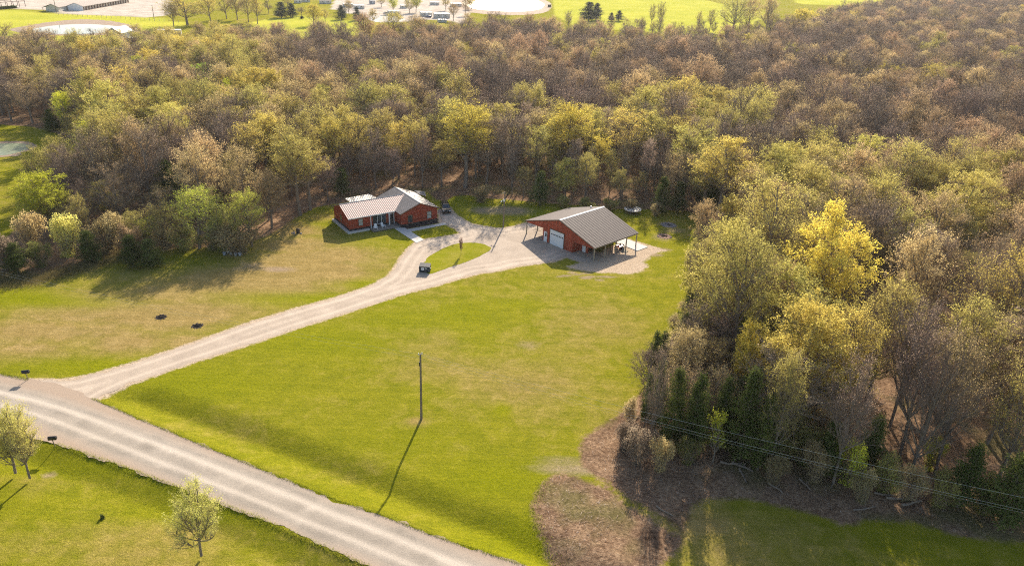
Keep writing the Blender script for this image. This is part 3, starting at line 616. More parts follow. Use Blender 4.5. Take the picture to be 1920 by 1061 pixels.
# ------------------------------------------------------------------ dark sport utility vehicle
def suv(loc, rz, paint, label, cat='suv', name='parked_suv'):
    o = empty(name, (*loc, .0), rz, label, cat)
    b = MB()   # side profile lofted across: x forward
    prof = [(-2.3, .45), (-2.35, 1.0), (-2.25, 1.15), (-1.95, 1.72), (-1.7, 1.78), (.3, 1.76), (.55, 1.7), (1.2, 1.12), (2.15, 1.0), (2.35, .8), (2.35, .4), (1.9, .32), (-1.9, .32)]
    def yw(z): return .95 if z < 1.15 else .95-.28*(z-1.15)/.6
    k = len(prof); vs = [(x, -yw(z), z) for x, z in prof]+[(x, yw(z), z) for x, z in prof]
    b.add(vs, [tuple(range(k)), tuple(range(2*k-1, k-1, -1))]+[(i, i+k, (i+1) % k+k, (i+1) % k) for i in range(k)])
    b.build('body', paint, o, .06)
    for s in (-1, 1):
        MB().slab([(-1.75, s*.935, 1.18), (.85, s*.935, 1.18), (.4, s*.80, 1.66), (-1.65, s*.80, 1.66)], .02).build('side_window', GLASS, o)
        MB().box(-2.385, -2.33, s*.75-.1, s*.75+.1, .8, 1.05).build('tail_light', REDP, o)
        MB().box(2.33, 2.37, s*.7-.16, s*.7+.16, .72, .88).build('headlight', WHITE, o)
    MB().slab([(-2.27, -.78, 1.17), (-2.27, .78, 1.17), (-2.02, .70, 1.64), (-2.02, -.70, 1.64)], .03).build('rear_window', GLASS, o)
    MB().slab([(1.2, -.82, 1.16), (1.2, .82, 1.16), (.6, .68, 1.7), (.6, -.68, 1.7)], .02).build('windscreen', GLASS, o)
    MB().box(-2.42, -2.34, -.85, .85, .45, .62).build('bumper', BLACK, o, .02); MB().box(-2.37, -2.345, -.22, .22, .85, .97).build('number_plate', CONC, o)
    for x in (-1.45, 1.45):
        for s in (-1, 1): wheel(o, x, s*.86, .37, .24, 'y')
    return o
CARB = NT('black car paint'); CARB.princ((0.012, 0.014, 0.018), 0.15, None, 0.6); CARB = CARB.m
c0 = at(832, 401.5); suv((c0[0]+.2, c0[1]+2.2), rad(-78), CARB, 'black sport utility vehicle parked beside the right wall of the red house')

# ------------------------------------------------------------------ refuse container
TEAL = simple('dark dumpster paint', (0.022, 0.035, 0.045), 0.45, 0.5, 0, 0.2)
c0 = at(796, 512)
du = empty('dumpster', (c0[0], c0[1]+.75, .021), rad(-4), 'dark steel dumpster with white lettering on the gravel at the left tip of the island', 'dumpster')
MB().prism([(-.55, .12), (.55, .12), (.75, 1.05), (.6, 1.35), (-.6, 1.15)], -1.0, 1.0, 'x').build('body', TEAL, du, .02)
for s in (-1, 1): MB().slab([(s*.51-.47, -.66, 1.20), (s*.51+.47, -.66, 1.20), (s*.51+.47, .66, 1.42), (s*.51-.47, .66, 1.42)], .04).build('lid', BLACK, du)
for s in (-1, 1): MB().box(s*1.06-.05, s*1.06+.05, -.3, .3, .6, .75).build('lift_pocket', TEAL, du)
sg = MB()
sg.slab([(-.55, -.592, .92), (0, -.592, .92), (0.05, -.577, .42), (-.5, -.577, .42)], .0)
sg = MB().box(-.55, -.05, -.66, -.64, .48, .98).box(.12, .2, -.66, -.64, .72, .98).box(.2, .34, -.66, -.64, .86, .94).box(.34, .42, -.66, -.64, .72, .92).build('white_sign', WHITE, du)
MB().box(-.36, -.24, -.668, -.662, .65, .78).build('emblem', TEAL, sg)
for x in (-.8, .8):
    for y in (-.4, .4): MB().tube((x-.04, y, .07), (x+.04, y, .07), .07, .07, 10).build('caster', RUB, du)

# ------------------------------------------------------------------ trampoline
c0 = at(1187, 402)
tp = empty('trampoline', (c0[0], c0[1]+1.2, 0), 0, 'round pale trampoline with striped ragged mat at the wood edge behind the barn', 'trampoline')
def ring(r0, r1, z0, z1, n=36, rough=0):
    b = MB(); vs = []
    for i in range(n):
        a = 2*math.pi*i/n
        for r, z in ((r0, z0), (r1, z0), (r1, z1), (r0, z1)): vs.append((r*math.cos(a), r*math.sin(a), z))
    fs = []
    for i in range(n):
        j = (i+1) % n
        for k in range(4): fs.append((i*4+k, j*4+k, j*4+(k+1) % 4, i*4+(k+1) % 4))
    return b.add(vs, fs)
CREAM = simple('worn cream pad', (0.62, 0.58, 0.50), 0.7, 0.2, 0, 0.3, 2.0)
ring(1.62, 1.98, .84, .90).build('pad', CREAM, tp)
MB().prism([(1.6*math.cos(2*math.pi*i/36), 1.6*math.sin(2*math.pi*i/36)) for i in range(36)], .83, .85).build('mat', BLACK, tp)
st = MB()
for i, (a, l, wd) in enumerate(((-1.25, 1.1, .25), (-.8, 1.5, .3), (-.3, 1.6, .36), (.25, 1.5, .22), (.7, 1.4, .35), (1.15, 1.2, .25))): st.slab([(a, -l*.75, .87), (a+wd, -l*.75, .87), (a+wd-.45, l*.75, .872), (a-.45, l*.75, .872)], .015)
st.build('strip', CREAM, tp)
ring(1.9, 1.96, .76, .83).build('frame', CONCG, tp)
for i in range(8):
    a = 2*math.pi*(i+.5)/8; MB().tube((1.93*math.cos(a), 1.93*math.sin(a), 0), (1.93*math.cos(a), 1.93*math.sin(a), .8), .03, .03, 6).build('leg', CONCG, tp)

# ------------------------------------------------------------------ poles and wires
WOOD = simple('pole wood', (0.24, 0.19, 0.14), 0.9, 0.1, 0, 0.3, 3.0)
INS = simple('insulator', (0.65, 0.65, 0.62), 0.3)
def pole(P, h, label, lean=(0, 0), r=.15, gear='top', col_=None):
    o = empty('utility_pole', (P[0], P[1], P[2] if len(P) > 2 else 0), 0, label, 'utility pole')
    MB().tube((0, 0, -.3), (lean[0], lean[1], h), r, r*.65, 12).build('shaft', col_ or WOOD, o)
    t = np.array([lean[0], lean[1], h])
    if gear == 'top':
        for dx, dz in ((-.22, -.05), (.2, .05)): MB().tube(t+[dx, 0, dz-.12], t+[dx, 0, dz+.12], .07, .045, 8).tube(t+[0, 0, dz-.1], t+[dx, 0, dz-.12], .03, .03, 5).build('insulator', INS, o)
        MB().box(t[0]-.2, t[0]-.08, -.08, .08, h-1.75, h-1.2).build('bracket', BLACK, o)
    if gear == 'lamp':
        z = h*.78
        MB().tube((0, 0, z), (-.55, -.3, z-.25), .035, .035, 6).build('lamp_arm', INS, o); MB().tube((-.55, -.3, z-.45), (-.55, -.3, z-.2), .16, .09, 10).build('lamp_head', INS, o)
        MB().box(-.15, .25, -.3, -.1, z-.35, z+.15).build('meter_box', INS, o); MB().tube((0, 0, h*.97), (-.6, -.1, h*.95), .025, .025, 5).build('bracket', INS, o); MB().tube((0, 0, z+.1), (.55, .1, z+.3), .025, .025, 5).build('bracket', INS, o)
    return o
PA = np.array([-11.0, 77.9]); pole(PA, 9.66, 'lone wooden utility pole standing in the mown field by the road', (.08, 0), .17)
PB = np.array([-2.3, 148.06]); pole(PB, 7.9, 'wooden utility pole with a lamp bracket between the house and the barn', (.12, 0), .17, 'lamp')
PC = at(2140, 1120); pc = at(2140, 965, 8.6)
PCb = np.array([66., 54.0, 0.]); PCt = 9.2
WIRE = simple('wire', (0.72, 0.68, 0.58), 0.5, 0.4, 0.2, 0.05)
def wire(a, b, sag, r, label, n=30, mat=None):
    a = np.array(a, float); b = np.array(b, float); m_ = MB(); pts = [a+(b-a)*t+np.array([0, 0, -4*sag*t*(1-t)]) for t in np.linspace(0, 1, n)]
    for p, q in zip(pts[:-1], pts[1:]): m_.tube(p, q, r, r, 4, False)
    return tag(m_.build('power_line', mat or WIRE), label, 'wire', 'power lines')
# end points chosen from the sight lines through (1920, 924) and (1920, 946)
e1 = at(1930, 927, 8.6); e2 = at(1930, 949, 7.9); e3 = at(1930, 955, 7.3)
ext = 1.18
for k, (e, z0, dx, lb, sg_) in enumerate(((e1, 9.6, .2, 'topmost of the three wires running from the field pole into the woods', .9), (e2, 9.5, -.22, 'middle of the three wires running from the field pole into the woods', 1.1), (e3, 8.9, 0, 'thin lowest wire running from the field pole into the woods', 1.0))):
    a = np.array([PA[0]+dx, PA[1], z0]); wire(a, a+(e-a)*ext, sg_, .009 if k < 2 else .006, lb)
pe = np.array([PA[0], PA[1], 9.6]); pe = pe+(e1-pe)*ext
pole((pe[0], pe[1]+.1), pe[2]+.1, 'wooden utility pole at the far end of the wires in the wood edge')

for k, (yy, z0, dx, lb) in enumerate(((487, 9.6, -.22, 'upper faint wire running left from the field pole over the burn pits lawn'), (492, 9.0, 0, 'lower faint wire running left from the field pole over the burn pits lawn'))):
    e = at(-90, yy, z0-.6); wire((PA[0]+dx, PA[1], z0), e, .8, .007, lb)
    if k == 0: pole((e[0], e[1]+.1), 9.2, 'wooden utility pole at the left end of the faint wires')
def mailbox(x, y, rz, label, tilt=.12):
    P = at(x, y); o = empty('mailbox', (P[0], P[1], 0), rz, label, 'mailbox')
    MB().tube((0, 0, 0), (-.1, 0, 1.05), .05, .05, 6).build('post', WOOD, o)
    prof = [(-.13, 0), (.13, 0), (.13, .16)]+[(.13*math.cos(a), .16+.13*math.sin(a)) for a in np.linspace(.3, math.pi-.3, 7)]+[(-.13, .16)]
    b = MB().prism([(p[0]*1.4, 1.06+p[1]*1.5) for p in prof], -.5, .38, 'x'); b.build('box', BLACK, o)
    MB().box(.39, .41, -.15, .15, 1.08, 1.4).build('door', BLACK, o); MB().box(.0, .1, -.215, -.19, 1.3, 1.42).build('flag', BLACK, o)
mailbox(53, 711.5, rad(15), 'black mailbox on a leaning post at the driveway mouth', .1)
mailbox(103.5, 837, rad(10), 'black mailbox on the near road verge beside the pale leafing trees')

# ------------------------------------------------------------------ rock rings, stumps, odds and ends
ASH = simple('charred ash', (0.018, 0.016, 0.016), 0.95, 0.05, 0, 0.5, 8.0); ROCK = simple('field stone', (0.36, 0.31, 0.28), 0.9, 0.2, 0, 0.3, 4.0, 0.02); CHAR = simple('charred wood', (0.05, 0.04, 0.035), 0.9, 0.1, 0, .5, 6.0)
def rock(b, c, r, rr):
    import itertools
    vs = []; n = 7
    for k, (z, s) in enumerate(((0, .9), (.45, 1.0), (.8, .6))):
        for i in range(n):
            a = 2*math.pi*i/n+k*.3; q = s*r*rr.uniform(.75, 1.2); vs.append((c[0]+q*math.cos(a), c[1]+q*math.sin(a)*.8, c[2]+z*r*rr.uniform(.8, 1.1)))
    fs = [(k*n+i, k*n+(i+1) % n, (k+1)*n+(i+1) % n, (k+1)*n+i) for k in range(2) for i in range(n)]+[tuple(2*n+i for i in range(n))]
    b.add(vs, fs)
ROCKD = simple('sooty stone', (0.14, 0.115, 0.10), 0.9, 0.1, 0, 0.5, 4.0); RUBBLE = simple('brown rubble', (0.26, 0.17, 0.13), 0.95, 0.05, 0, 0.6, 5.0); GASH = simple('pale ash', (0.2, 0.19, 0.19), 0.95, 0.05, 0, 0.7, 3.0)
def fire_ring(x, y, R, label, cat='fire pit', stones=14, logs=3, seed=0, flat=False, bed=None):
    P = at(x, y); rr = np.random.default_rng(seed); o = empty('fire_pit', (P[0], P[1], 0), rr.uniform(0, 3), label, cat)
    th = np.linspace(0, 2*math.pi, 20, endpoint=False); q = [(R*.95*math.cos(a)*rr.uniform(.9, 1.1), R*.95*math.sin(a)*rr.uniform(.9, 1.1)) for a in th]
    MB().prism(q, .005, .03).build('ash_bed', bed or ASH, o)
    for i in range(stones):
        a = 2*math.pi*(i+rr.uniform(-.2, .2))/stones; b = MB(); rock(b, (R*math.cos(a), R*math.sin(a), 0), rr.uniform(.09, .17), rr); b.build('stone', ROCKD if flat else ROCK, o)
    for i in range(logs):
        a = rr.uniform(0, 3); MB().tube((-R*.5*math.cos(a), -R*.5*math.sin(a), .05+.04*i), (R*.5*math.cos(a), R*.5*math.sin(a), .09+.04*i), .05, .04, 7).build('burnt_log', CHAR, o)
    return o
fire_ring(302, 594.5, .85, 'left of the two charred burn pits in the brown lawn', seed=1, stones=9, logs=3, flat=True)
fire_ring(370, 611, .8, 'right of the two charred burn pits, nearer the driveway', seed=2, stones=10, logs=3, flat=True)
fire_ring(1254, 422, 1.7, 'ash-filled burn pit with grey rim in the shade right of the trampoline', seed=3, stones=16, logs=3, bed=GASH)
fire_ring(1246, 443, 1.5, 'brown rubble burn pit in the sun at the lawn corner right of the barn', seed=4, stones=18, logs=4, bed=RUBBLE)
# burn barrel
P = at(559, 437); bb = empty('burn_barrel', (P[0], P[1], 0), 0, 'dark burn barrel on bare ground left of the red house', 'barrel')
MB().tube((0, 0, 0), (0, 0, .85), .36, .36, 16).build('drum', CHAR, bb); ring(.34, .39, .83, .88, 18).build('rim', CHAR, bb)
for i, (dx, dy) in enumerate(((-.8, .1), (-1.1, -.3), (-.7, -.5), (.7, -.3))):
    b = MB(); rock(b, (0, 0, 0), .25, rng); o = b.build('field_stone', ROCK); o.location = (P[0]+dx, P[1]+dy, 0); tag(o, ['pale small stone left of the dark burn barrel, upper one', 'leftmost small stone by the dark burn barrel', 'small stone nearest the dark burn barrel, front left', 'small stone on the right of the dark burn barrel'][i], 'stone', 'stones by the burn barrel')
# row of jugs / buckets under the silvery shrub
lbs = ['grey-blue bucket at the left end of the row under the bushes', 'small pale bucket second from left in the row under the bushes', 'blue-grey bucket in the middle of the row under the bushes', 'white-rimmed bucket right of the middle of the row under the bushes', 'pale bucket lying at the right end of the row under the bushes', 'dark bucket behind the row under the bushes']
BUC = simple('bucket plastic', (0.30, 0.34, 0.40), 0.5, 0.4, 0, 0.25)
for i, (x, y) in enumerate(((421, 478), (428, 476), (434, 477.5), (442, 479), (450, 479), (438, 472))):
    P = at(x, y); o = empty('bucket', (P[0], P[1], 0), 0, lbs[i], 'bucket', 'buckets under the bushes')
    MB().tube((0, 0, 0), (0, 0, .5), .24, .3, 14).build('pail', BUC, o); ring(.28, .33, .48, .53, 16).build('rim', WHITE if i in (1, 3, 4) else BUC, o)
P = at(190, 964); o = MB(); 
for i in range(160):
    a = rng.uniform(0, 6.28); h = rng.uniform(0, .5); r = .28*(1-h/.6)*rng.uniform(.3, 1); c_ = np.array([r*math.cos(a), r*math.sin(a), h]); s_ = .07
    v3 = rng.normal(size=(3, 3))*s_; o.add([c_+v3[0], c_+v3[1], c_+v3[2]], [(0, 1, 2)])
se = empty('seedling', (P[0], P[1], float(ground_z(P[:2])[0])), 0, 'tiny dark evergreen seedling alone in the near lawn', 'seedling'); o.build('foliage', leafm('cedar'), se); MB().tube((0, 0, 0), (0, 0, .5), .015, .008, 5).build('stem', BARK, se)

# logs along the foot of the wood at the lower right
def log(x0, y0, x1, y1, r, label, mat=None):
    a = at(x0, y0); b = at(x1, y1); c_ = (a+b)/2; d = b-a; L = np.hypot(*d[:2]); ang = math.atan2(d[1], d[0])
    o = empty('fallen_log', (c_[0], c_[1], 0), ang, label, 'log')
    m_ = MB(); pts = [np.array([t*L, .12*math.sin(t*5+x0)*L*.2, r*1.0+.04*math.sin(t*9)]) for t in np.linspace(-.5, .5, 8)]
    for i, (p, q) in enumerate(zip(pts[:-1], pts[1:])): m_.tube(p, q, r*(1-.06*i), r*(1-.06*(i+1)), 8, i in (0, 6))
    m_.build('stem', mat or BARKG, o)
    st_ = MB()
    for k in range(3):
        t = (-.25+.25*k)*L; s = 1 if k % 2 else -1; st_.tube((t, 0, r), (t+.35*L*.3, s*L*.16, r+.35+.2*k), r*.35, r*.12, 5)
    st_.build('branch', mat or BARKG, o)
for i, q in enumerate([(1372, 869, 1412, 884, .16), (1440, 906, 1468, 925, .13), (1498, 899, 1520, 919, .12), (1660, 934, 1725, 940, .17), (1638, 926, 1690, 931, .14), (1385, 880, 1400, 905, .12), (1350, 868, 1398, 872, .14), (1690, 948, 1728, 941, .16), (1580, 866, 1560, 915, .1), (1760, 940, 1810, 930, .14), (1600, 958, 1642, 950, .1), (1230, 950, 1262, 968, .1)]):
    nm = ['grey fallen log below the bright green sapling', 'pale bare log end pointing down the bank', 'short crooked limb on the leaf litter mid bank', 'long pale log at the foot of the wood, lower right', 'thin log lying just above the long pale log', 'dark limb propped below the bright sapling', 'level log at the top of the brush bank', 'stout log crossing behind the long pale log', 'slender fallen trunk leaning down the slope', 'log half hidden under the right hand cedar', 'thin pale stick log on the sunlit leaf litter', 'single limb on the scraped soil by the field corner'][i]
    log(*q, nm, BARK if i in (5, 8) else None)
# twigs and chips scattered over the cleared bank: nobody could count these
b = MB(); area = P2([(1010, 890), (1060, 890), (1150, 930), (1280, 960), (1400, 935), (1560, 975), (1900, 1010), (1910, 900), (1400, 850), (1240, 800), (1120, 810), (1100, 860), (1170, 930), (1180, 1000), (1060, 1050), (1010, 980)])
lo = area.min(0); hi = area.max(0); Q = rng.uniform(lo, hi, (6000, 2)); Q = Q[seg_dist(Q, area) > .3]
for q in Q:
    L = rng.uniform(.1, .8)**1.3; a = rng.uniform(0, 6.28); d = np.array([math.cos(a), math.sin(a), rng.uniform(-.1, .25)])*L/2; wv = np.array([-math.sin(a), math.cos(a), 0])*rng.uniform(.01, .03)
    c_ = np.array([q[0], q[1], .06]); b.add([c_-d-wv, c_-d+wv, c_+d+[0, 0, .02]], [(0, 1, 2)])
t = NT('wood chips'); oi = t.noise(t.pos(), 1.7, 4, .8); t.princ(t.ramp(oi, [(.35, (.10, .06, .04)), (.5, (.34, .24, .17)), (.7, (.65, .56, .46))]), .9)
tag(b.build('branch_debris', t.m), 'loose twigs and chips scattered over the cleared brown bank', 'debris', kind='stuff')

# ------------------------------------------------------------------ tree prototypes
def tri_mesh(name, V, mi, mats, smooth=False):
    n = len(V)//3
    me = mesh_np(name, V, np.arange(3*n, dtype=np.int32).reshape(-1, 3))
    for m_ in mats: me.materials.append(m_)
    me.polygons.foreach_set('material_index', np.asarray(mi, np.int32)); return me
def rand_dir(n, r, up=0.0):
    d = r.normal(size=(n, 3)); d[:, 2] += up; return d/np.linalg.norm(d, axis=1)[:, None]
def thin(P, D, L, wd, r):
    """thin tapering triangles: base at P along D"""
    s = np.cross(D, rand_dir(len(P), r)); s /= np.linalg.norm(s, axis=1)[:, None]+1e-9; s *= (wd/2)[:, None] if hasattr(wd, '__len__') else wd/2
    return np.stack([P-s, P+s, P+D*L[:, None]], 1).reshape(-1, 3)
def leaves(P, size, r, droop=0.0):
    n = len(P); a = rand_dir(n, r); b = np.cross(a, rand_dir(n, r)); b /= np.linalg.norm(b, axis=1)[:, None]+1e-9
    s = size*r.uniform(.55, 1.35, n)[:, None]
    return np.stack([P-a*s*.5, P+a*s*.5, P+b*s*.9], 1).reshape(-1, 3)
class Tubes:
    def __init__(s): s.b = MB()
    def path(s, pts, r0, r1, n=5):
        k = len(pts)
        for i in range(k-1): s.b.tube(pts[i], pts[i+1], r0+(r1-r0)*i/(k-1), r0+(r1-r0)*(i+1)/(k-1), n, False)
def curve(a, b, lift, k=5):
    a = np.array(a); b = np.array(b); t = np.linspace(0, 1, k)[:, None]; p = a+(b-a)*t; p[:, 2] += lift*np.sin(math.pi*t[:, 0]); return p
def deciduous(seed, H, W, base, lobes, nsec, ntw, nleaf, lsize, twl=1.1, tww=.028, shape='dome', stems=1):
    r = np.random.default_rng(seed); T = Tubes(); TW = []; LF = []
    tr0 = H*.015+.05
    lean_ = r.normal(size=2)*H*.025
    top = np.array([lean_[0], lean_[1], H*.72])
    tk = [np.array([lean_[0]*t+r.normal()*.08*(t > 0), lean_[1]*t+r.normal()*.08*(t > 0), H*.72*t]) for t in np.linspace(0, 1, 6)]
    tk[0] = np.array([0, 0, -.2]); T.path(tk, tr0, tr0*.35, 7)
    tk = np.array(tk)
    cr = H*(1-base)
    pts = []
    tries = 0
    while len(pts) < lobes and tries < 3000:
        tries += 1
        t = r.uniform(0.06, .97); 
        if shape == 'dome': R = math.sin(math.pi*min(1, (t*.72+.26)))**.75
        elif shape == 'oval': R = math.sin(math.pi*(t*.86+.08))**.7*.85
        else: R = (1-t)**.55*.9
        a = r.uniform(0, 2*math.pi); q = (r.uniform(0.15, 1))**.45*R*W*.40
        p = np.array([lean_[0]*(.7+.3*t)+q*math.cos(a), lean_[1]*(.7+.3*t)+q*math.sin(a), H*base+cr*t*.88])
        if all(np.linalg.norm(p-o) > W*.17 for o in pts): pts.append(p)
    for p in pts:
        rl = W*r.uniform(.15, .21)
        z0 = max(H*base*.75, p[2]-np.hypot(p[0], p[1])*r.uniform(.8, 1.4)-r.uniform(.5, 2.0)); z0 = min(z0, H*.70)
        s0 = np.array([np.interp(z0, tk[:, 2], tk[:, 0]), np.interp(z0, tk[:, 2], tk[:, 1]), z0])
        lim = curve(s0, p, r.uniform(-.6, .3), 5); T.path(lim, tr0*r.uniform(.28, .42), .035, 5)
        for k in range(nsec):
            d = rand_dir(1, r, .55)[0]; e = p+d*rl*np.array([1.05, 1.05, .85])*r.uniform(.55, 1.1)
            st = lim[int(r.integers(2, 5))]; sc = curve(st, e, r.uniform(-.2, .25), 4); T.path(sc, .04, .014, 3)
            P0 = sc[r.integers(1, 4, ntw)]+(sc[-1]-sc[0])*r.uniform(0, .2, (ntw, 1)); out = e-(p+np.array([0, 0, -1.0])); out /= np.linalg.norm(out)+1e-6
            Dv = rand_dir(ntw, r)*.75+out*.8+np.array([0, 0, .35]); Dv /= np.linalg.norm(Dv, axis=1)[:, None]
            L = r.uniform(.5, 1.25, ntw)*twl; TW.append(thin(P0, Dv, L, tww, r))
            # finer second order sprays
            m2 = ntw; P1 = P0+Dv*(L*r.uniform(.3, .8, ntw))[:, None]; D2 = Dv+rand_dir(m2, r)*.7; D2 /= np.linalg.norm(D2, axis=1)[:, None]
            TW.append(thin(P1, D2, L*.6, tww*.7, r))
            nl_ = int(nleaf*(.45+.95*np.clip((p[2]-H*base)/cr, 0, 1)))
            if nl_:
                i = r.integers(0, ntw, nl_); LP = P0[i]+Dv[i]*(L[i]*r.uniform(.5, 1.15, nl_))[:, None]+r.normal(size=(nl_, 3))*.13*twl; LF.append(leaves(LP, lsize, r))
    return T.b, np.concatenate(TW), (np.concatenate(LF) if LF else np.zeros((0, 3)))
def conifer(seed, H, W, n, lsize, bare_base=.06, shape=1.0):
    r = np.random.default_rng(seed); T = Tubes(); T.path([np.array([0, 0, -.2]), np.array([0.05, 0, H*.5]), np.array([0, 0.05, H*.97])], H*.016+.03, .02, 6)
    TW = []; LF = []
    nb = int(60+H*9)
    for k in range(nb):
        t = r.uniform(bare_base, 1)**.9; z = H*t; a = r.uniform(0, 6.283); R = W/2*(1-t)**(.5*shape)*r.uniform(.45, 1.2)*(1 if t > .12 else .75)*(1+.28*math.sin(3*a+t*7+seed))
        d = np.array([math.cos(a), math.sin(a), r.uniform(.05, .5)]); d /= np.linalg.norm(d)
        T.b.tube((0, 0, z-.3), d*R*.8+[0, 0, z-.3], .03, .01, 3, False)
        m_ = max(8, int(n/nb*(.5+R/W*2))); u = r.uniform(.25, 1, m_)**.7; P = d*(R*u)[:, None]+[0, 0, z-.3]+r.normal(size=(m_, 3))*np.array([.22, .22, .2])*(.6+.5*W/4); LF.append(leaves(P, lsize, r))
        TW.append(thin(P[:4], rand_dir(4, r, .3), np.full(4, .4), .03, r))
    return T.b, np.concatenate(TW), np.concatenate(LF)
def bush(seed, H, W, n, ntw, lsize):
    r = np.random.default_rng(seed); T = Tubes(); TW = []; LF = []
    ns = 9
    for k in range(ns):
        a = r.uniform(0, 6.283); q = r.uniform(.1, .42)*W; e = np.array([q*math.cos(a), q*math.sin(a), H*r.uniform(.55, .92)*(1-.5*(q/W)**1.0)])
        sc = curve([.25*math.cos(a), .25*math.sin(a), -.1], e, r.uniform(-.2, .4), 5); T.path(sc, .06, .015, 4)
        rl = W*.20
        mt = ntw//ns; P0 = sc[r.integers(1, 5, mt)]; D = rand_dir(mt, r, .6); L = r.uniform(.4, 1.3, mt)*min(1.2, H*.3); TW.append(thin(P0, D, L, .03, r))
        ml = n//ns; d = rand_dir(ml, r, .15); P = sc[-1]+d*np.array([rl, rl, H*.23])*(r.uniform(0, 1, ml)**.4)[:, None]; low = r.integers(0, 5, ml); mask = r.uniform(size=ml) < .42
        P[mask] = (sc[low]+d*rl*.9*r.uniform(.4, 1, ml)[:, None])[mask]; P[:, 2] = np.maximum(P[:, 2], .06); LF.append(leaves(P, lsize, r))
    return T.b, np.concatenate(TW), np.concatenate(LF)

PROTO = {}   # name -> (trunk mesh, crown mesh, H, W)
def reg(name, H, W, res):
    T, tw, lf = res
    tm = bpy.data.meshes.new('trunk '+name); tm.from_pydata(T.v, [], T.f); tm.update(); tm.materials.append(BARK)
    cm = tri_mesh('crown '+name, np.concatenate([tw, lf]), np.r_[np.zeros(len(tw)//3), np.ones(len(lf)//3)], [TWIG, leafm('tan')])
    PROTO[name] = (tm, cm, H, W)
for i in range(5):
    sh = ('dome', 'dome', 'oval', 'dome', 'oval')[i]
    reg('full%d' % i, 18, 11, deciduous(100+i, 18, 11, .28+.03*(i % 3), 20, 10, 11, 120, .175, shape=sh))
    reg('thin%d' % i, 18, 11.5, deciduous(200+i, 18, 11.5, .32+.03*(i % 3), 20, 9, 24, 22, .13, shape=sh))
    reg('mid%d' % i, 18, 11.5, deciduous(300+i, 18, 11.5, .30+.03*(i % 3), 20, 10, 16, 62, .15, shape=sh))
for i in range(4): reg('tall%d' % i, 22, 10.5, deciduous(350+i, 22, 10.5, .42, 20, 10, 14, (75, 60, 40, 90)[i], .17, shape=('oval', 'dome', 'oval', 'oval')[i]))
for i in range(2): reg('young%d' % i, 7, 4.2, deciduous(400+i, 7, 4.2, .25, 12, 7, 9, 34, .15, .6, .02, 'oval'))
reg('willowy', 7.5, 6.2, deciduous(420, 7.5, 6.2, .26, 16, 10, 20, 72, .095, .75, .02, 'dome'))
reg('willowy1', 8, 5.8, deciduous(421, 8, 5.8, .28, 15, 10, 20, 72, .095, .8, .02, 'oval'))
for i in range(2): reg('cedar%d' % i, 9, 4.4, conifer(500+i, 9, 4.4, 8500, .17))
reg('cedar2', 11, 3.4, conifer(503, 11, 3.4, 7500, .16, .1, .8))
for i in range(3): reg('bush%d' % i, 4, 5, bush(600+i, 4, 5, 4200, 1500, .15))
for i in range(2): reg('bare%d' % i, 16, 10, deciduous(700+i, 16, 10, .26, 18, 8, 26, 4, .14, 1.3, .03, 'dome'))

SHAPES = {'bare': ['thin0', 'thin1', 'thin2', 'thin3', 'thin4'], 'tan': ['thin0', 'mid1', 'thin3', 'mid3', 'mid4'], 'rust': ['mid0', 'thin1', 'mid2', 'mid3', 'thin4'], 'olive': ['mid0', 'mid1', 'mid2', 'full3', 'mid4'],
          'gold': ['mid0', 'full1', 'full2', 'mid3', 'full4'], 'yellow': ['full0', 'full1', 'full2', 'full3', 'full4'], 'lime': ['full0', 'full1', 'full2', 'mid3', 'full4'], 'green': ['full0', 'full1', 'full3'], 'cedar': ['cedar0', 'cedar1', 'cedar2'], 'navy': ['cedar0', 'cedar1'],
          'shrub': ['bush0', 'bush1', 'bush2'], 'pale': ['willowy', 'willowy1'], 'skel': ['bare0', 'bare1']}
KIND = {'bare': 'bare_tree', 'skel': 'bare_tree', 'tan': 'budding_tree', 'rust': 'budding_tree', 'olive': 'budding_tree', 'gold': 'golden_tree', 'yellow': 'golden_tree', 'lime': 'green_tree', 'green': 'green_tree', 'meadow': 'green_tree', 'cedar': 'cedar_tree', 'navy': 'cedar_tree', 'shrub': 'shrub', 'pale': 'ornamental_tree'}
CAT = {'bare_tree': 'bare tree', 'budding_tree': 'budding tree', 'golden_tree': 'tree', 'green_tree': 'tree', 'cedar_tree': 'cedar', 'shrub': 'shrub', 'ornamental_tree': 'tree'}
def plant(P, proto, H, W, pal, label, group=None, name=None, rz=None, crown='crown', cat=None):
    tm, cm, h0, w0 = PROTO[proto]; nm = name or KIND.get(pal, 'tree')
    o = bpy.data.objects.new(nm, None); col.objects.link(o); o.location = (P[0], P[1], float(P[2]) if len(P) > 2 else 0.0)
    o.rotation_euler = (0, 0, rng.uniform(0, 6.283) if rz is None else rz); s = W/w0; o.scale = (s, s, H/h0); o.empty_display_size = .5
    tag(o, label, cat or CAT.get(nm, 'tree'), group)
    t_ = bpy.data.objects.new('trunk', tm); c_ = bpy.data.objects.new('crown' if nm != 'shrub' else 'foliage', cm)
    if nm == 'shrub': t_.name = 'stem'
    for x in (t_, c_): col.objects.link(x); x.parent = o
    c_.material_slots[1].link = 'OBJECT'; c_.material_slots[1].material = leafm(pal if pal != 'skel' else 'bare')
    if pal == 'pale': c_.material_slots[0].link = 'OBJECT'; c_.material_slots[0].material = TWIGP
    if pal in ('bare', 'skel', 'cedar', 'navy'): c_.material_slots[0].link = 'OBJECT'; c_.material_slots[0].material = TWIGD if pal in ('cedar', 'navy') else TWIGB
    return o
TAKEN = []
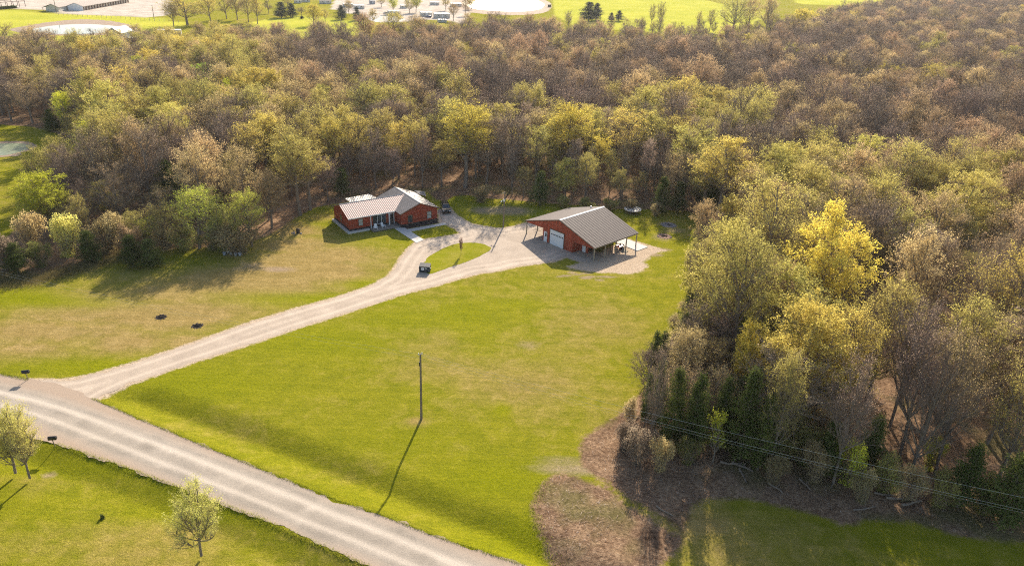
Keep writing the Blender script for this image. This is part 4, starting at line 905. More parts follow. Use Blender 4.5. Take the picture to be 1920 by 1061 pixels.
def hero(xt, yt, xb, yb, wpx, pal, label, proto=None, name=None, group=None, cat=None, fit=1.0):
    """a tree surveyed by its foot and its top: stands at the foot, as tall as the top demands"""
    B = at(xb, yb); B[2] = 0
    # height at which the vertical above the foot meets the sight line of the top
    lo_, hi_ = .5, 60.
    for _ in range(40):
        mid_ = (lo_+hi_)/2; yy = px_of((B[0], B[1], mid_))[1]
        if yy > yt: lo_ = mid_
        else: hi_ = mid_
    Hh = (lo_+hi_)/2; z = (np.array([B[0], B[1], Hh*.6])-[0, 0, CAM_H])@fwd; W = wpx*z/F_PX*1.06
    p = proto or random.choice(SHAPES[pal]); TAKEN.append((B[0], B[1], W))
    return plant(B, p, Hh, W, pal, label, group, name, cat=cat)
H_ = hero
# ---- trees along the rear edge of the lawn, behind the house and the barn
H_(856, 190, 872, 352, 118, 'yellow', 'tall broad golden tree in the open leaf litter between the house and lamp pole', 'tall0')
H_(820, 262, 828, 350, 60, 'olive', 'olive budding tree just left of the tall broad golden tree', 'tall1')
H_(1058, 192, 1066, 338, 104, 'yellow', 'tall yellow tree rising straight behind the left roof slope of the barn', 'tall3')
H_(1166, 198, 1165, 336, 100, 'gold', 'tall golden tree behind the ridge of the barn, right of the tall yellow one', 'tall2')
H_(1118, 252, 1120, 345, 40, 'yellow', 'narrow yellow tree squeezed between the two tall trees behind the barn', 'tall0')
H_(745, 225, 748, 335, 64, 'gold', 'golden topped tree behind the front gable of the house', 'tall1')
H_(622, 218, 626, 345, 70, 'gold', 'golden tree behind the left gable end of the house', 'tall3')
H_(672, 212, 676, 338, 64, 'gold', 'golden tree behind the ridge of the main house roof', 'tall2')
H_(548, 236, 563, 404, 104, 'olive', 'big yellow-olive tree at the lawn corner left of the house, left of two trunks', 'tall0')
H_(592, 262, 582, 394, 84, 'olive', 'yellow-olive tree with bare lower trunk beside the left house corner, right of two trunks', 'tall1')
H_(517, 210, 520, 345, 90, 'olive', 'olive tree behind the big yellow-olive tree left of the house', 'tall3')
H_(958, 205, 960, 350, 88, 'bare', 'grey-brown bare tree behind the lamp pole', 'thin2')
H_(915, 208, 912, 345, 80, 'bare', 'grey-brown bare tree left of the lamp pole, right of the broad golden tree', 'thin1')
H_(1000, 232, 1005, 352, 74, 'olive', 'olive budding tree between the lamp pole and the tall yellow tree', 'tall2')
H_(1230, 240, 1226, 345, 86, 'bare', 'bare grey-brown tree behind the trampoline', 'thin0')
H_(1285, 232, 1281, 365, 90, 'olive', 'olive budding tree at the right end of the row behind the barn', 'tall0')
H_(1375, 250, 1345, 420, 130, 'gold', 'broad yellow-olive tree at the inner corner of the woods right of the barn', 'tall1')
H_(1325, 285, 1318, 405, 80, 'olive', 'olive tree at the inner corner of the woods, left of the broad yellow-olive one', 'tall3')
H_(790, 240, 792, 352, 50, 'bare', 'slim bare tree behind the right end of the house roof', 'thin4')
H_(700, 235, 705, 352, 60, 'bare', 'bare tree between the golden trees behind the house', 'thin3')
H_(470, 225, 478, 375, 80, 'gold', 'golden-brown tree above the bright green bushes at left', 'tall2')
for q in [(500, 206, 502, 352, 74, 'gold', 'golden tree left of the big yellow-olive corner tree', 'tall0'), (575, 205, 578, 342, 60, 'olive', 'olive crown behind the big yellow-olive corner tree', 'tall1'), (648, 196, 650, 330, 56, 'olive', 'olive crown between the two golden trees behind the house', 'tall3'), (720, 200, 722, 326, 60, 'olive', 'olive crown behind the house roof junction', 'tall2'), (775, 214, 778, 330, 54, 'olive', 'olive crown left of the tall broad golden tree', 'tall0'),
          (1105, 205, 1108, 322, 70, 'olive', 'olive crown between the tall yellow and tall golden trees', 'tall1'), (1212, 206, 1214, 330, 74, 'olive', 'olive crown right of the tall golden tree behind the barn', 'tall3'), (1258, 214, 1260, 335, 66, 'gold', 'dull gold crown further right behind the barn', 'tall2'), (1310, 222, 1312, 345, 80, 'olive', 'olive crown above the shaded inner corner of the woods', 'tall0'), (1035, 215, 1036, 330, 50, 'olive', 'olive crown just left of the tall yellow tree', 'tall1'),
          (888, 200, 892, 335, 60, 'gold', 'dull gold crown right behind the tall broad golden tree', 'tall3'), (450, 196, 452, 320, 74, 'olive', 'olive crown right of the broad gold-topped tree', 'tall2'), (350, 190, 352, 300, 70, 'gold', 'gold crown left of the broad gold-topped tree', 'tall0'), (310, 215, 312, 330, 84, 'bare', 'purple-grey bare crown below the gold and green tree', 'thin0'), (60, 150, 62, 232, 70, 'tan', 'tan tree at the back of the left clearing', 'thin2'), (20, 140, 22, 228, 70, 'bare', 'bare tree at frame left behind the left clearing', 'thin4')]:
    H_(*q[:5], q[5], q[6], q[7])
# ---- coloured marks in the forest
H_(388, 118, 390, 196, 78, 'green', 'round fresh green tree standing out of the brown woods at upper left', 'full3')
H_(128, 170, 130, 262, 34, 'lime', 'narrow bright lime-yellow tree at the back of the left clearing', 'full2')
H_(228, 118, 232, 235, 90, 'gold', 'orange-gold tree right of the narrow lime tree', 'mid0')
H_(190, 135, 192, 240, 64, 'gold', 'dull gold tree between the narrow lime tree and the orange-gold tree', 'mid1')
H_(292, 92, 296, 170, 70, 'gold', 'gold and green tree below the far grey mobile home', 'full1')
H_(268, 105, 268, 178, 44, 'lime', 'yellow-green tree left of the gold and green tree in the upper left woods', 'full4')
H_(412, 150, 415, 262, 108, 'gold', 'broad gold-topped tree right below the round fresh green tree', 'mid3')
H_(430, 150, 436, 235, 40, 'lime', 'small yellow-green crown touching the round fresh green tree', 'full0')
H_(656, 160, 658, 205, 34, 'yellow', 'small bright yellow tree alone in the brown woods above the house', 'full2')
H_(868, 82, 870, 140, 64, 'gold', 'gold-topped tree in the far woods above the broad golden tree', 'full1')
H_(1006, 66, 1008, 112, 72, 'gold', 'gold tree in the far woods below the white pond', 'full3')
H_(1358, 124, 1360, 176, 46, 'gold', 'gold tree in the far woods above the barn, right of centre', 'full4')
H_(1655, 120, 1655, 190, 78, 'yellow', 'yellow tree alone in the brown woods at upper right', 'full1')
H_(1510, 16, 1505, 72, 52, 'yellow', 'tall bright yellow tree at the top edge of the right hand woods', 'full2')
H_(1490, 42, 1490, 76, 36, 'yellow', 'smaller yellow tree leaning on the tall yellow one at the top of the woods', 'full4')
H_(1585, 18, 1585, 62, 34, 'gold', 'pale gold tree right of the tall bright yellow pair at the top of the woods', 'mid0')
H_(1470, 82, 1472, 150, 36, 'lime', 'narrow yellow-green tree at the right end of the thin far grove', 'mid2')
H_(800, 108, 800, 160, 54, 'olive', 'olive crown in the far woods above the house', 'mid1')
H_(1900, 244, 1905, 350, 60, 'gold', 'gold-green crown cut by the right frame edge in the upper woods', 'mid3')
H_(1770, 116, 1772, 180, 90, 'olive', 'olive-gold crown right of the lone yellow tree in the upper right woods', 'mid4')
# ---- the near wood on the right
H_(1532, 388, 1512, 640, 168, 'yellow', 'brightest yellow tree, big and full, in the middle of the right hand wood', 'full0')
H_(1432, 318, 1420, 560, 170, 'olive', 'large domed yellow-olive tree behind and left of the brightest yellow tree', 'mid0')
H_(1362, 410, 1345, 640, 150, 'olive', 'rounded pale olive tree at the field edge of the right hand wood', 'full3')
H_(1500, 560, 1472, 800, 190, 'gold', 'broken-topped yellow tree below the brightest yellow tree', 'full1')
H_(1590, 560, 1558, 790, 130, 'gold', 'yellow-olive tree right of the broken-topped yellow tree', 'mid3')
H_(1402, 600, 1385, 775, 60, 'yellow', 'small bright yellow crown low on the left flank of the right hand wood', 'full4')
H_(1300, 560, 1290, 700, 88, 'bare', 'dark bare tree at the field edge below the rounded pale olive tree', 'thin3')
H_(1650, 520, 1620, 760, 130, 'olive', 'olive budding tree in the middle of the right hand wood, right of the yellow ones', 'mid1')
H_(1700, 420, 1680, 640, 130, 'tan', 'tan crowned tree right of the brightest yellow tree', 'mid4')
H_(1750, 350, 1735, 520, 120, 'tan', 'pale tan dome in the right hand wood near the right frame edge', 'mid3')
H_(1860, 395, 1840, 600, 130, 'rust', 'rust-tan dome at the right frame edge, mid height', 'mid0')
H_(1810, 560, 1770, 800, 150, 'olive', 'tall olive tree over the open trunks at lower right', 'mid2')
H_(1890, 580, 1850, 830, 150, 'tan', 'tan crown cut by the right frame edge over the open trunks', 'thin1')
H_(1720, 600, 1685, 860, 120, 'bare', 'grey-brown tree over the open trunks at lower right', 'thin2')
H_(1345, 768, 1336, 866, 42, 'lime', 'bright green leafy sapling on the shady bank in front of the dark cedars', 'young0', 'young_tree', cat='sapling')
for q in [(1222, 640, 1214, 852, 40, 'bare', 'tall thin bare tree at the outermost tip of the right hand wood', 'thin1'), (1455, 660, 1440, 884, 84, 'olive', 'olive tree standing over the brush bank right of the largest cedar', 'mid1'),
          (1600, 650, 1562, 905, 110, 'bare', 'grey tree with long bare trunk right of the sunlit green cedar', 'thin0'), (1745, 640, 1700, 905, 110, 'bare', 'forked bare tree right of the long pale log', 'bare1'), (1800, 620, 1752, 890, 110, 'tan', 'leaning tan tree among the open trunks', 'thin1'),
          (1925, 620, 1868, 905, 120, 'olive', 'olive tree cut by the right frame edge above the widest cedar', 'mid0'), (1705, 560, 1668, 800, 110, 'bare', 'grey bare tree in the middle of the open trunks', 'thin4')]:
    H_(*q[:5], q[5], q[6], q[7])
# cedars and dark things along the left flank of that wood
for q in [(1214, 700, 1208, 800, 26, 'slim dark cedar at the very tip of the right hand wood', 'cedar2'), (1232, 672, 1226, 812, 30, 'tall thin cedar just right of the slim one at the tip of the wood', 'cedar2'),
          (1262, 690, 1255, 838, 58, 'olive-lit cedar behind the bare bank, left flank of the wood', 'cedar0'), (1300, 700, 1292, 850, 64, 'broad dark cedar left of the bright green sapling', 'cedar1'), (1398, 690, 1385, 860, 84, 'largest dark cedar right of the bright green sapling', 'cedar0'),
          (1352, 706, 1345, 842, 60, 'dark cedar directly behind the bright green sapling', 'cedar1'), (1288, 585, 1278, 668, 40, 'dark cedar at the field edge in mid wood', 'cedar2'), (1240, 620, 1236, 700, 40, 'dark low cedar leaning out over the field edge', 'cedar1'), (1430, 740, 1420, 880, 60, 'cedar at the top of the brush bank', 'cedar0'),
          (1640, 776, 1622, 880, 62, 'green cedar behind the foot of the wood, lower right', 'cedar1'), (1560, 790, 1545, 890, 70, 'sunlit green cedar in the foot of the wood', 'cedar0'), (1815, 830, 1795, 950, 74, 'dense green cedar near the lower right corner', 'cedar1'), (1895, 850, 1875, 980, 90, 'widest dark cedar at the lower right corner', 'cedar0'),
          (1330, 310, 1330, 400, 44, 'dark cedar in the shaded inner corner of the woods', 'cedar0'), (1010, 320, 1012, 385, 40, 'dark cedar at the lawn edge right of the lamp pole', 'cedar1'), (1240, 330, 1240, 398, 40, 'dark cedar in the shade right of the trampoline', 'cedar1'), (1268, 340, 1270, 398, 36, 'second dark cedar in the shade right of the trampoline', 'cedar0'),
          (320, 300, 325, 400, 62, 'dark cedar above the bright green bushes at left', 'cedar0'), (345, 330, 350, 410, 50, 'dark cedar right behind the bright green bushes', 'cedar1'), (246, 440, 250, 500, 52, 'near-black cedar bush at the lawn edge, left of two', 'cedar1'), (280, 448, 285, 500, 46, 'near-black cedar bush at the lawn edge, right of two', 'cedar0'),
          (170, 432, 172, 490, 46, 'dark green cedar in the left brush belt', 'cedar0'), (35, 455, 35, 512, 50, 'dark green cedar at the left frame edge of the brush belt', 'cedar1'), (640, 315, 642, 366, 36, 'dark cedar in the shade behind the left of the house', 'cedar2'), (100, 205, 100, 245, 34, 'dark evergreen at the back of the left clearing', 'cedar0')]:
    H_(*q[:5], 'cedar', q[5], q[6])
# far dark evergreens
for q in [(1103, 4, 1103, 40, 40, 'large blue-dark evergreen at the far field edge right of the white pond', 'cedar0'), (1118, 6, 1118, 38, 26, 'blue-dark evergreen touching the right side of the largest far evergreen', 'cedar1'), (1160, 20, 1160, 40, 20, 'small round blue-dark evergreen right of the far pair', 'cedar1'), (1146, 24, 1146, 40, 14, 'smallest blue-dark evergreen left of the round one', 'cedar0'),
          (642, 10, 641, 37, 26, 'dark evergreen on the far lawn in front of the trailers, left one', 'cedar1'), (670, 14, 670, 39, 20, 'dark evergreen on the far lawn in front of the trailers, right one', 'cedar0'), (566, 30, 566, 36, 10, 'little round evergreen on the far lawn', 'cedar1'), (528, 4, 528, 34, 30, 'broad dark evergreen at the left side of the far lawn', 'cedar0'), (548, 6, 548, 33, 26, 'dark evergreen right of the broad one on the far lawn', 'cedar1'), (1462, 40, 1460, 74, 40, 'blue-dark evergreen below the tall bright yellow pair', 'cedar0')]:
    H_(*q[:5], 'navy', q[5], q[6])
# far single trees
for q in [(360, -14, 352, 48, 86, 'gold', 'large spreading olive-gold tree over the far gravel lot', 'mid0'), (585, 8, 588, 48, 38, 'yellow', 'bright yellow tree on the far lawn', 'full1'), (445, -10, 445, 38, 40, 'tan', 'first brown tree from the left in the far park row', 'mid2'), (470, -8, 466, 42, 36, 'tan', 'second brown tree in the far park row', 'mid1'), (484, -12, 483, 46, 34, 'gold', 'golden brown tree at the right end of the far park row', 'mid4'),
          (422, -14, 425, 36, 36, 'olive', 'olive tree at the left end of the far park row', 'mid3'), (504, 0, 504, 26, 20, 'bare', 'slim bare tree between park row and broad evergreen', 'thin1'), (565, 12, 565, 30, 20, 'bare', 'grey bare tree between the evergreen and the bright yellow tree', 'thin0'), (737, -6, 738, 26, 22, 'lime', 'fresh green tree left of the nearest white trailers', 'full2'), (783, -8, 780, 24, 26, 'lime', 'fresh green tree between the white trailers', 'full4'),
          (748, 22, 747, 44, 14, 'bare', 'thin bare tree in front of the far grey road', 'thin2'), (715, -12, 715, 14, 22, 'olive', 'olive tree behind the trailer park road', 'mid0'), (872, -2, 872, 30, 20, 'rust', 'rust coloured tree at the left end of the white pond', 'mid1'), (905, -10, 884, 18, 20, 'gold', 'gold tree at the far left bank of the white pond', 'full1'),
          (1222, 8, 1220, 52, 18, 'olive', 'narrow tall bare-stemmed tree in the far yellow field', 'thin2'), (1240, 2, 1237, 56, 24, 'olive', 'taller of the two slim trees in the far yellow field', 'thin4'), (1376, -20, 1372, 64, 74, 'pale', 'tall spreading tree with dark forked trunk at the right end of the far field', 'mid0'), (1310, 20, 1308, 60, 16, 'olive', 'thin tree in the right part of the far field', 'thin4'), (1335, 18, 1330, 60, 24, 'olive', 'thin loose tree left of the tall forked tree', 'thin2'),
          (1405, -6, 1402, 60, 44, 'tan', 'loose tan tree right of the tall forked tree', 'mid2'), (1440, -8, 1436, 66, 50, 'tan', 'tan tree second right of the tall forked tree', 'mid4'), (30, 62, 36, 112, 56, 'skel', 'open bare tree at the left below the pond, leftmost one', 'bare0'), (98, 80, 100, 118, 30, 'skel', 'small bare tree below the middle of the left pond', 'bare1'), (135, 72, 133, 116, 44, 'skel', 'bare tree below the middle of the left pond', 'bare0'),
          (172, 52, 176, 104, 50, 'skel', 'bare tree just left of the grey gabled shed', 'bare1'), (268, 42, 268, 92, 50, 'tan', 'tan tree right of the grey gabled shed', 'mid0'), (320, 64, 322, 104, 36, 'lime', 'pale green tree below the far grey mobile home', 'mid3'), (365, 60, 366, 120, 40, 'skel', 'bare branching tree below the large spreading tree', 'bare0'), (620, 45, 622, 90, 40, 'skel', 'open bare tree at the rim of the far lawn', 'bare1'), (690, 40, 692, 88, 44, 'tan', 'tan tree at the rim of the far lawn below the dark evergreens', 'mid2')]:
    H_(*q[:5], q[5], q[6], q[7])
for q in [(655, 0, 655, 30, 22, 'tan', 'tan tree between the two far dark evergreens', 'mid1'), (768, -6, 768, 26, 24, 'olive', 'olive tree on the park road left of the pale gabled trailer', 'mid0'), (850, 6, 850, 40, 26, 'rust', 'rust-brown tree right of the largest trailer', 'mid2'), (700, 14, 700, 46, 22, 'tan', 'tan tree at the left end of the far grey road', 'mid3'), (836, -10, 836, 20, 24, 'gold', 'gold tree behind the white trailer pair', 'mid4'),
          (610, 16, 610, 44, 20, 'olive', 'small olive tree right of the bright yellow far tree', 'mid1'), (772, 28, 770, 56, 24, 'bare', 'bare tree at the near end of the park road', 'thin1'), (880, 22, 880, 54, 26, 'tan', 'tan tree below the left tip of the white pond', 'mid0'), (540, -14, 540, 14, 26, 'olive', 'olive tree above the broad dark far evergreen', 'mid3'), (396, -10, 396, 44, 44, 'gold', 'gold tree right of the large spreading far tree', 'mid1'), (330, 4, 326, 50, 36, 'tan', 'tan tree left of the large spreading far tree', 'mid2')]:
    H_(*q[:5], q[5], q[6], q[7])
# ---- shrubs and small trees of the left brush belt
for q in [(368, 352, 374, 466, 112, 'meadow', 'largest bright green bush above the lawn at left', 'mid1'), (318, 368, 320, 462, 84, 'olive', 'olive-green bush left of the largest green one', 'mid0'), (420, 385, 424, 470, 66, 'shrub', 'green bush between the two brightest ones', 'bush1'), (468, 358, 472, 462, 84, 'meadow', 'separate bright green small tree nearest the house lawn', 'mid2'), (446, 420, 446, 474, 90, 'weeds', 'grey-green silvery shrub over the row of buckets', 'bush2'),
          (95, 322, 98, 440, 100, 'lime', 'light green young tree over the left clearing', 'full4'), (105, 370, 108, 440, 60, 'shrub', 'dull green tree inside the light green one at left', 'mid1'), (125, 400, 128, 480, 60, 'pale', 'small yellow-topped brown bush in the left brush belt', 'bush0'), (75, 452, 78, 500, 44, 'shrub', 'green bush with pale blossom in the left brush belt', 'bush1'), (60, 395, 62, 475, 60, 'tan', 'brown bush above the left frame edge of the brush belt', 'bush2'),
          (225, 300, 228, 425, 90, 'rust', 'pinkish brown tree in the middle of the left brush', 'thin3'), (165, 330, 170, 430, 70, 'bare', 'grey bare tree in front of the left clearing', 'thin0'), (135, 300, 140, 415, 60, 'skel', 'open branching bare tree at the right rim of the clearing', 'bare0'), (270, 230, 285, 400, 110, 'bare', 'big purple-grey bare tree above the left brush belt', 'thin1'), (200, 400, 204, 470, 70, 'tan', 'brown thicket left of the near-black cedars', 'bush2'),
          (400, 280, 402, 380, 76, 'olive', 'pale olive tree above the largest bright green bush', 'mid1'), (445, 285, 447, 392, 70, 'olive', 'pale olive tree above the separate bright green tree', 'mid2'), (365, 285, 368, 385, 60, 'olive', 'olive tree left of the two pale olive ones', 'mid4'), (240, 420, 243, 478, 46, 'rust', 'pinkish twiggy shrub above the near-black cedars', 'bush0'), (310, 420, 312, 468, 60, 'tan', 'brown twiggy shrub under the bright green bushes', 'bush1'), (15, 430, 18, 505, 54, 'bare', 'dark bare bush at the left frame edge', 'bush2'),
          (350, 425, 352, 466, 60, 'shrub', 'low green shrub skirting the bright green bushes', 'bush0'), (395, 430, 397, 468, 50, 'shrub', 'low dull shrub left of the silvery shrub', 'bush2')]:
    nm = 'shrub' if q[7].startswith('bush') else None
    H_(*q[:5], q[5], q[6], q[7], name=nm)
# ---- near lawn trees
H_(46, 762, 55, 893, 82, 'pale', 'pale yellow leafing tree on the near lawn, right of two by the mailbox', 'willowy')
H_(12, 772, 28, 884, 90, 'pale', 'pale leafing tree cut by the left frame edge on the near lawn', 'willowy1')
H_(374, 908, 377, 1038, 100, 'pale', 'lone yellow-green leafing tree on the lawn below the gravel road', 'willowy')
H_(862, 443, 864.5, 478, 9, 'redbud', 'spindly reddish sapling on the grass island of the driveway', 'young1', 'young_tree', cat='sapling')
for q in [(-60, 740, -40, 870, 90, 'pale', 'pale leafing tree just beyond the left frame edge', 'willowy')]: H_(*q[:5], q[5], q[6], q[7])
# brush fringe on the bank and along the wood foot
fr = [(1170, 790, 1168, 842, 50, 'bare'), (1200, 800, 1196, 868, 56, 'bare'), (1240, 815, 1236, 880, 50, 'tan'), (1180, 745, 1180, 800, 30, 'weeds'), (1290, 820, 1288, 868, 44, 'shrub'), (1470, 810, 1466, 870, 54, 'shrub'), (1505, 800, 1500, 868, 60, 'shrub'), (1590, 820, 1584, 905, 60, 'lime'), (1530, 830, 1526, 900, 60, 'weeds'),
      (1660, 850, 1655, 920, 60, 'shrub'), (1700, 868, 1695, 935, 60, 'weeds'), (1745, 820, 1740, 880, 40, 'lime'), (1760, 880, 1755, 945, 60, 'shrub'), (1845, 890, 1840, 960, 60, 'shrub'), (1450, 850, 1446, 905, 50, 'weeds'), (1620, 880, 1616, 940, 50, 'weeds'), (1262, 650, 1258, 700, 36, 'shrub'), (1272, 590, 1268, 640, 36, 'weeds'), (1300, 470, 1299, 510, 30, 'weeds'),
      (1310, 430, 1308, 470, 30, 'lime'), (1100, 372, 1100, 392, 30, 'shrub'), (1140, 372, 1140, 394, 36, 'shrub'), (1055, 366, 1056, 388, 34, 'shrub'), (900, 346, 900, 378, 44, 'weeds'), (1180, 374, 1180, 396, 30, 'weeds'), (1226, 380, 1228, 404, 30, 'weeds')]
for i, q in enumerate(fr):
    P = at(q[2], q[3]); TAKEN.append((P[0], P[1], 2))
WHERE = ['at the tip of the right hand wood', 'on the bare bank below the slim cedars', 'on the bank under the olive-lit cedar', 'at the field edge above the scraped soil', 'left of the bright green sapling', 'right of the largest dark cedar', 'second right of the largest dark cedar', 'bright in the wood foot behind the long pale log', 'below the sunlit green cedar',
         'left of the dense green cedar', 'above the long pale log', 'bright green near the open trunks', 'between pale log and dense cedar', 'between the two right hand cedars', 'at the top of the brush bank', 'beside the long pale log', 'at the field edge beside the low leaning cedar', 'at the field edge beside the mid-wood cedar', 'on the lawn rim right of the burn pits',
         'yellow-green at the lawn rim beside the burn pits', 'behind the barn ridge', 'behind the right barn roof slope', 'behind the left barn roof slope', 'between house and lamp pole at the wood edge', 'left of the trampoline', 'right of the trampoline']
for i, q in enumerate(fr):
    H_(*q[:5], q[5], {'bare': 'grey twiggy shrub ', 'tan': 'brown twiggy shrub ', 'weeds': 'tangled tan shrub ', 'shrub': 'dull green shrub ', 'lime': 'fresh leafy shrub '}[q[5]]+WHERE[i], ['bush0', 'bush1', 'bush2'][i % 3], name='shrub')

# ------------------------------------------------------------------ the forest at large
base_poly = litter_poly
VIS = (-230, 2190)
def zone(x, y):
    """where in the woods a tree stands, in words one can find"""
    def pick(*t):
        for a, w_ in t:
            if x < a: return w_
    if y < 62: return pick((560, 'at the top left woods rim'), (860, 'just below the trailers'), (1040, 'just below the white pond'), (1500, 'just below the yellow field'), (9999, 'at the top right woods rim'))
    if y < 140: return pick((250, 'below the left pond'), (560, 'below the motel lot'), (860, 'in woods below the trailers'), (1080, 'in woods below the white pond'), (1500, 'in the thin far grove'), (9999, 'in the far right woods'))
    if y < 240: return pick((180, 'behind the left clearing'), (420, 'around the orange-gold tree'), (700, 'well behind the house'), (960, 'well behind the driveway loop'), (1250, 'well behind the barn'), (1600, 'left of the lone yellow tree'), (9999, 'in the upper right woods'))
    if y < 300: return pick((200, 'beside the left clearing'), (430, 'left of the gold-topped tree'), (560, 'above the green bushes'), (700, 'behind the house roof'), (820, 'behind the house gable'), (960, 'behind the broad golden tree'), (1090, 'behind the tall yellow tree'), (1250, 'behind the tall golden tree'), (1420, 'behind the woods corner'), (1600, 'behind the brightest yellow tree'), (1760, 'above the pale tan dome'), (9999, 'above the rust-tan dome'))
    if y < 400: return pick((200, 'below the left clearing'), (360, 'above the near-black cedars'), (520, 'behind the green bushes'), (640, 'left of the house'), (780, 'close behind the house'), (960, 'by the open leaf litter'), (1090, 'behind the barn left side'), (1250, 'behind the barn right side'), (1420, 'in the woods corner'), (1600, 'beside the domed olive tree'), (1760, 'by the pale tan dome'), (9999, 'by the rust-tan dome'))
    if x < 640: return pick((120, 'in the brush at frame left'), (240, 'in the brush left of the near-black cedars'), (400, 'in the brush by the green bushes'), (9999, 'in the brush towards the house'))
    if y < 520: return pick((1420, 'beside the rounded pale olive tree'), (1640, 'below the brightest yellow tree'), (1780, 'right of the brightest yellow tree'), (9999, 'below the rust-tan dome'))
    if y < 640: return pick((1400, 'at the right wood field edge'), (1560, 'around the broken-topped yellow tree'), (1720, 'mid right wood'), (9999, 'at frame right, mid height'))
    if y < 760: return pick((1330, 'over the slim cedars'), (1480, 'over the largest dark cedar'), (1640, 'over the sunlit green cedar'), (1800, 'among the upper open trunks'), (9999, 'among open trunks at frame right'))
    return pick((1300, 'on the bank by the slim cedars'), (1450, 'by the largest dark cedar'), (1640, 'by the sunlit green cedar'), (9999, 'among the lowest open trunks'))
trees = []
bb0 = base_poly.min(0); bb1 = base_poly.max(0)
y = 58.0
cand = []
while y < 1300:
    step = 6.8 if y < 200 else 7.9+min(1.6, (y-200)/400)
    xs = np.arange(-560, 900, step)
    for x_ in xs: cand.append((x_+rng.uniform(-.42, .42)*step, y+rng.uniform(-.42, .42)*step))
    y += step*.95
cand = np.array(cand)
pxv = np.array([px_of((a, b, 0)) for a, b in cand])
ok = (pxv[:, 0] > VIS[0]) & (pxv[:, 0] < VIS[1]) & (pxv[:, 1] > -5)
cand = cand[ok]; pxv = pxv[ok]
sdm = seg_dist(cand, base_poly); ok = sdm > 1.2
cand = cand[ok]; pxv = pxv[ok]; sdm = sdm[ok]
for q in ((215, 96, 26), (212, 108, 26), (222, 118, 22), (318, 84, 20), (318, 96, 20)):
    P = at(q[0], q[1]); TAKEN.append((P[0], P[1], q[2]))
TK = np.array(TAKEN)
for (x_, y_), (u_, v_), sdv in zip(cand, pxv, sdm):
    d = np.hypot(TK[:, 0]-x_, TK[:, 1]-y_)
    if (d < 2.2+TK[:, 2]*.2).any(): continue
    # open places: scraped bank, the pale glade behind house and pole, thin grove
    if v_ > 500 and u_ > 900 and (v_ > 875 or (v_ > 790 and u_ < 1330)) and not (u_ > 1480 and v_ < 905): continue
    if 740 < u_ < 960 and 332 < v_ < 380: continue
    if v_ > 430 and u_ < 640 and rng.random() < .2: continue
    open_wood = u_ > 1480 and v_ > 560
    if open_wood and rng.random() < (.66 if v_ < 760 else .5): continue
    if u_ < 262 and v_ < 122 and rng.random() < .6: continue
    g = math.exp(-(((u_-1250)/260)**2+((v_-105)/38)**2))
    if rng.random() < .42*g: continue
    if v_ < 110 and u_ < 860 and rng.random() < .25: continue
    n1 = math.sin(x_*.045+1.3)*math.cos(y_*.038+.4)+.6*math.sin(x_*.11+y_*.07)+rng.normal()*.75
    if u_ > 1250 and v_ > 380:   W_ = dict(olive=.38, tan=.26, bare=.16, rust=.1, gold=.10)
    elif u_ > 1400:              W_ = dict(rust=.30, bare=.36, tan=.24, olive=.07, gold=.03)
    elif u_ > 760 and v_ < 250:  W_ = dict(bare=.50, rust=.16, tan=.17, olive=.14, gold=.03)
    elif u_ > 520 and v_ < 250:  W_ = dict(bare=.52, tan=.18, rust=.1, olive=.15, gold=.05)
    elif v_ > 250 and u_ > 520:  W_ = dict(bare=.42, olive=.30, tan=.16, gold=.08, cedar=.04)
    else:                        W_ = dict(bare=.34, tan=.22, olive=.26, gold=.11, lime=.04, cedar=.03)
    ks = list(W_); pr = np.array([W_[k] for k in ks]); pr = pr/pr.sum(); cs = np.cumsum(pr); tt = min(.999, max(0, .5+.5*math.erf(n1/1.5))); pal = ks[int(np.searchsorted(cs, tt*.6+rng.random()*.4))]
    if v_ > 430 and u_ < 640: Hh = rng.uniform(3, 6.5); Wd = rng.uniform(5, 7.5)
    else:
        Hh = rng.uniform(13.5, 19.5) if v_ > 150 else rng.uniform(12, 17.5); Wd = rng.uniform(9.5, 15)
        if sdv < 5: Hh *= rng.uniform(.55, .9); Wd *= rng.uniform(.6, .85)
        if rng.random() < .18: Hh *= rng.uniform(.5, .7); Wd *= .7
        elif rng.random() < .14: Hh *= 1.17; Wd *= 1.15
    if 520 < u_ < 1270 and v_ > 322: Hh = rng.uniform(7, 12.5); Wd = rng.uniform(4.5, 7.5); pal = 'bare' if rng.random() < .6 else 'olive'
    if pal == 'cedar': Hh = rng.uniform(7, 11); Wd = rng.uniform(3.5, 5)
    proto = SHAPES[pal][int(rng.integers(0, len(SHAPES[pal])))]
    if open_wood: proto = str(rng.choice(['tall2', 'tall2', 'tall1', 'bare0', 'thin2'])); Wd = min(Wd, 10); Hh = max(Hh, 14.5)
    if v_ > 430 and u_ < 640:
        pal = str(rng.choice(['shrub', 'tan', 'bare', 'olive', 'lime', 'bare']))
        if rng.random() < .5: proto = 'bush%d' % rng.integers(0, 3)
        else: proto = ('thin%d' if pal in ('bare', 'tan') else 'mid%d') % rng.integers(0, 5); Hh = rng.uniform(5.5, 10.5); Wd = rng.uniform(4, 6.5); pal = pal if pal in KIND and pal != 'shrub' else 'olive'
    dist = math.sqrt(x_*x_+y_*y_+CAM_H**2); vis = (-60 < u_ < 1980)
    trees.append((Hh/dist if vis else 0, x_, y_, u_, v_, Hh, Wd, pal, proto))
grove = P2([(1060, 58), (1340, 66), (1500, 48), (1520, 62), (1420, 100), (1330, 104), (1100, 100)])
gb0, gb1 = grove.min(0), grove.max(0); gq = []
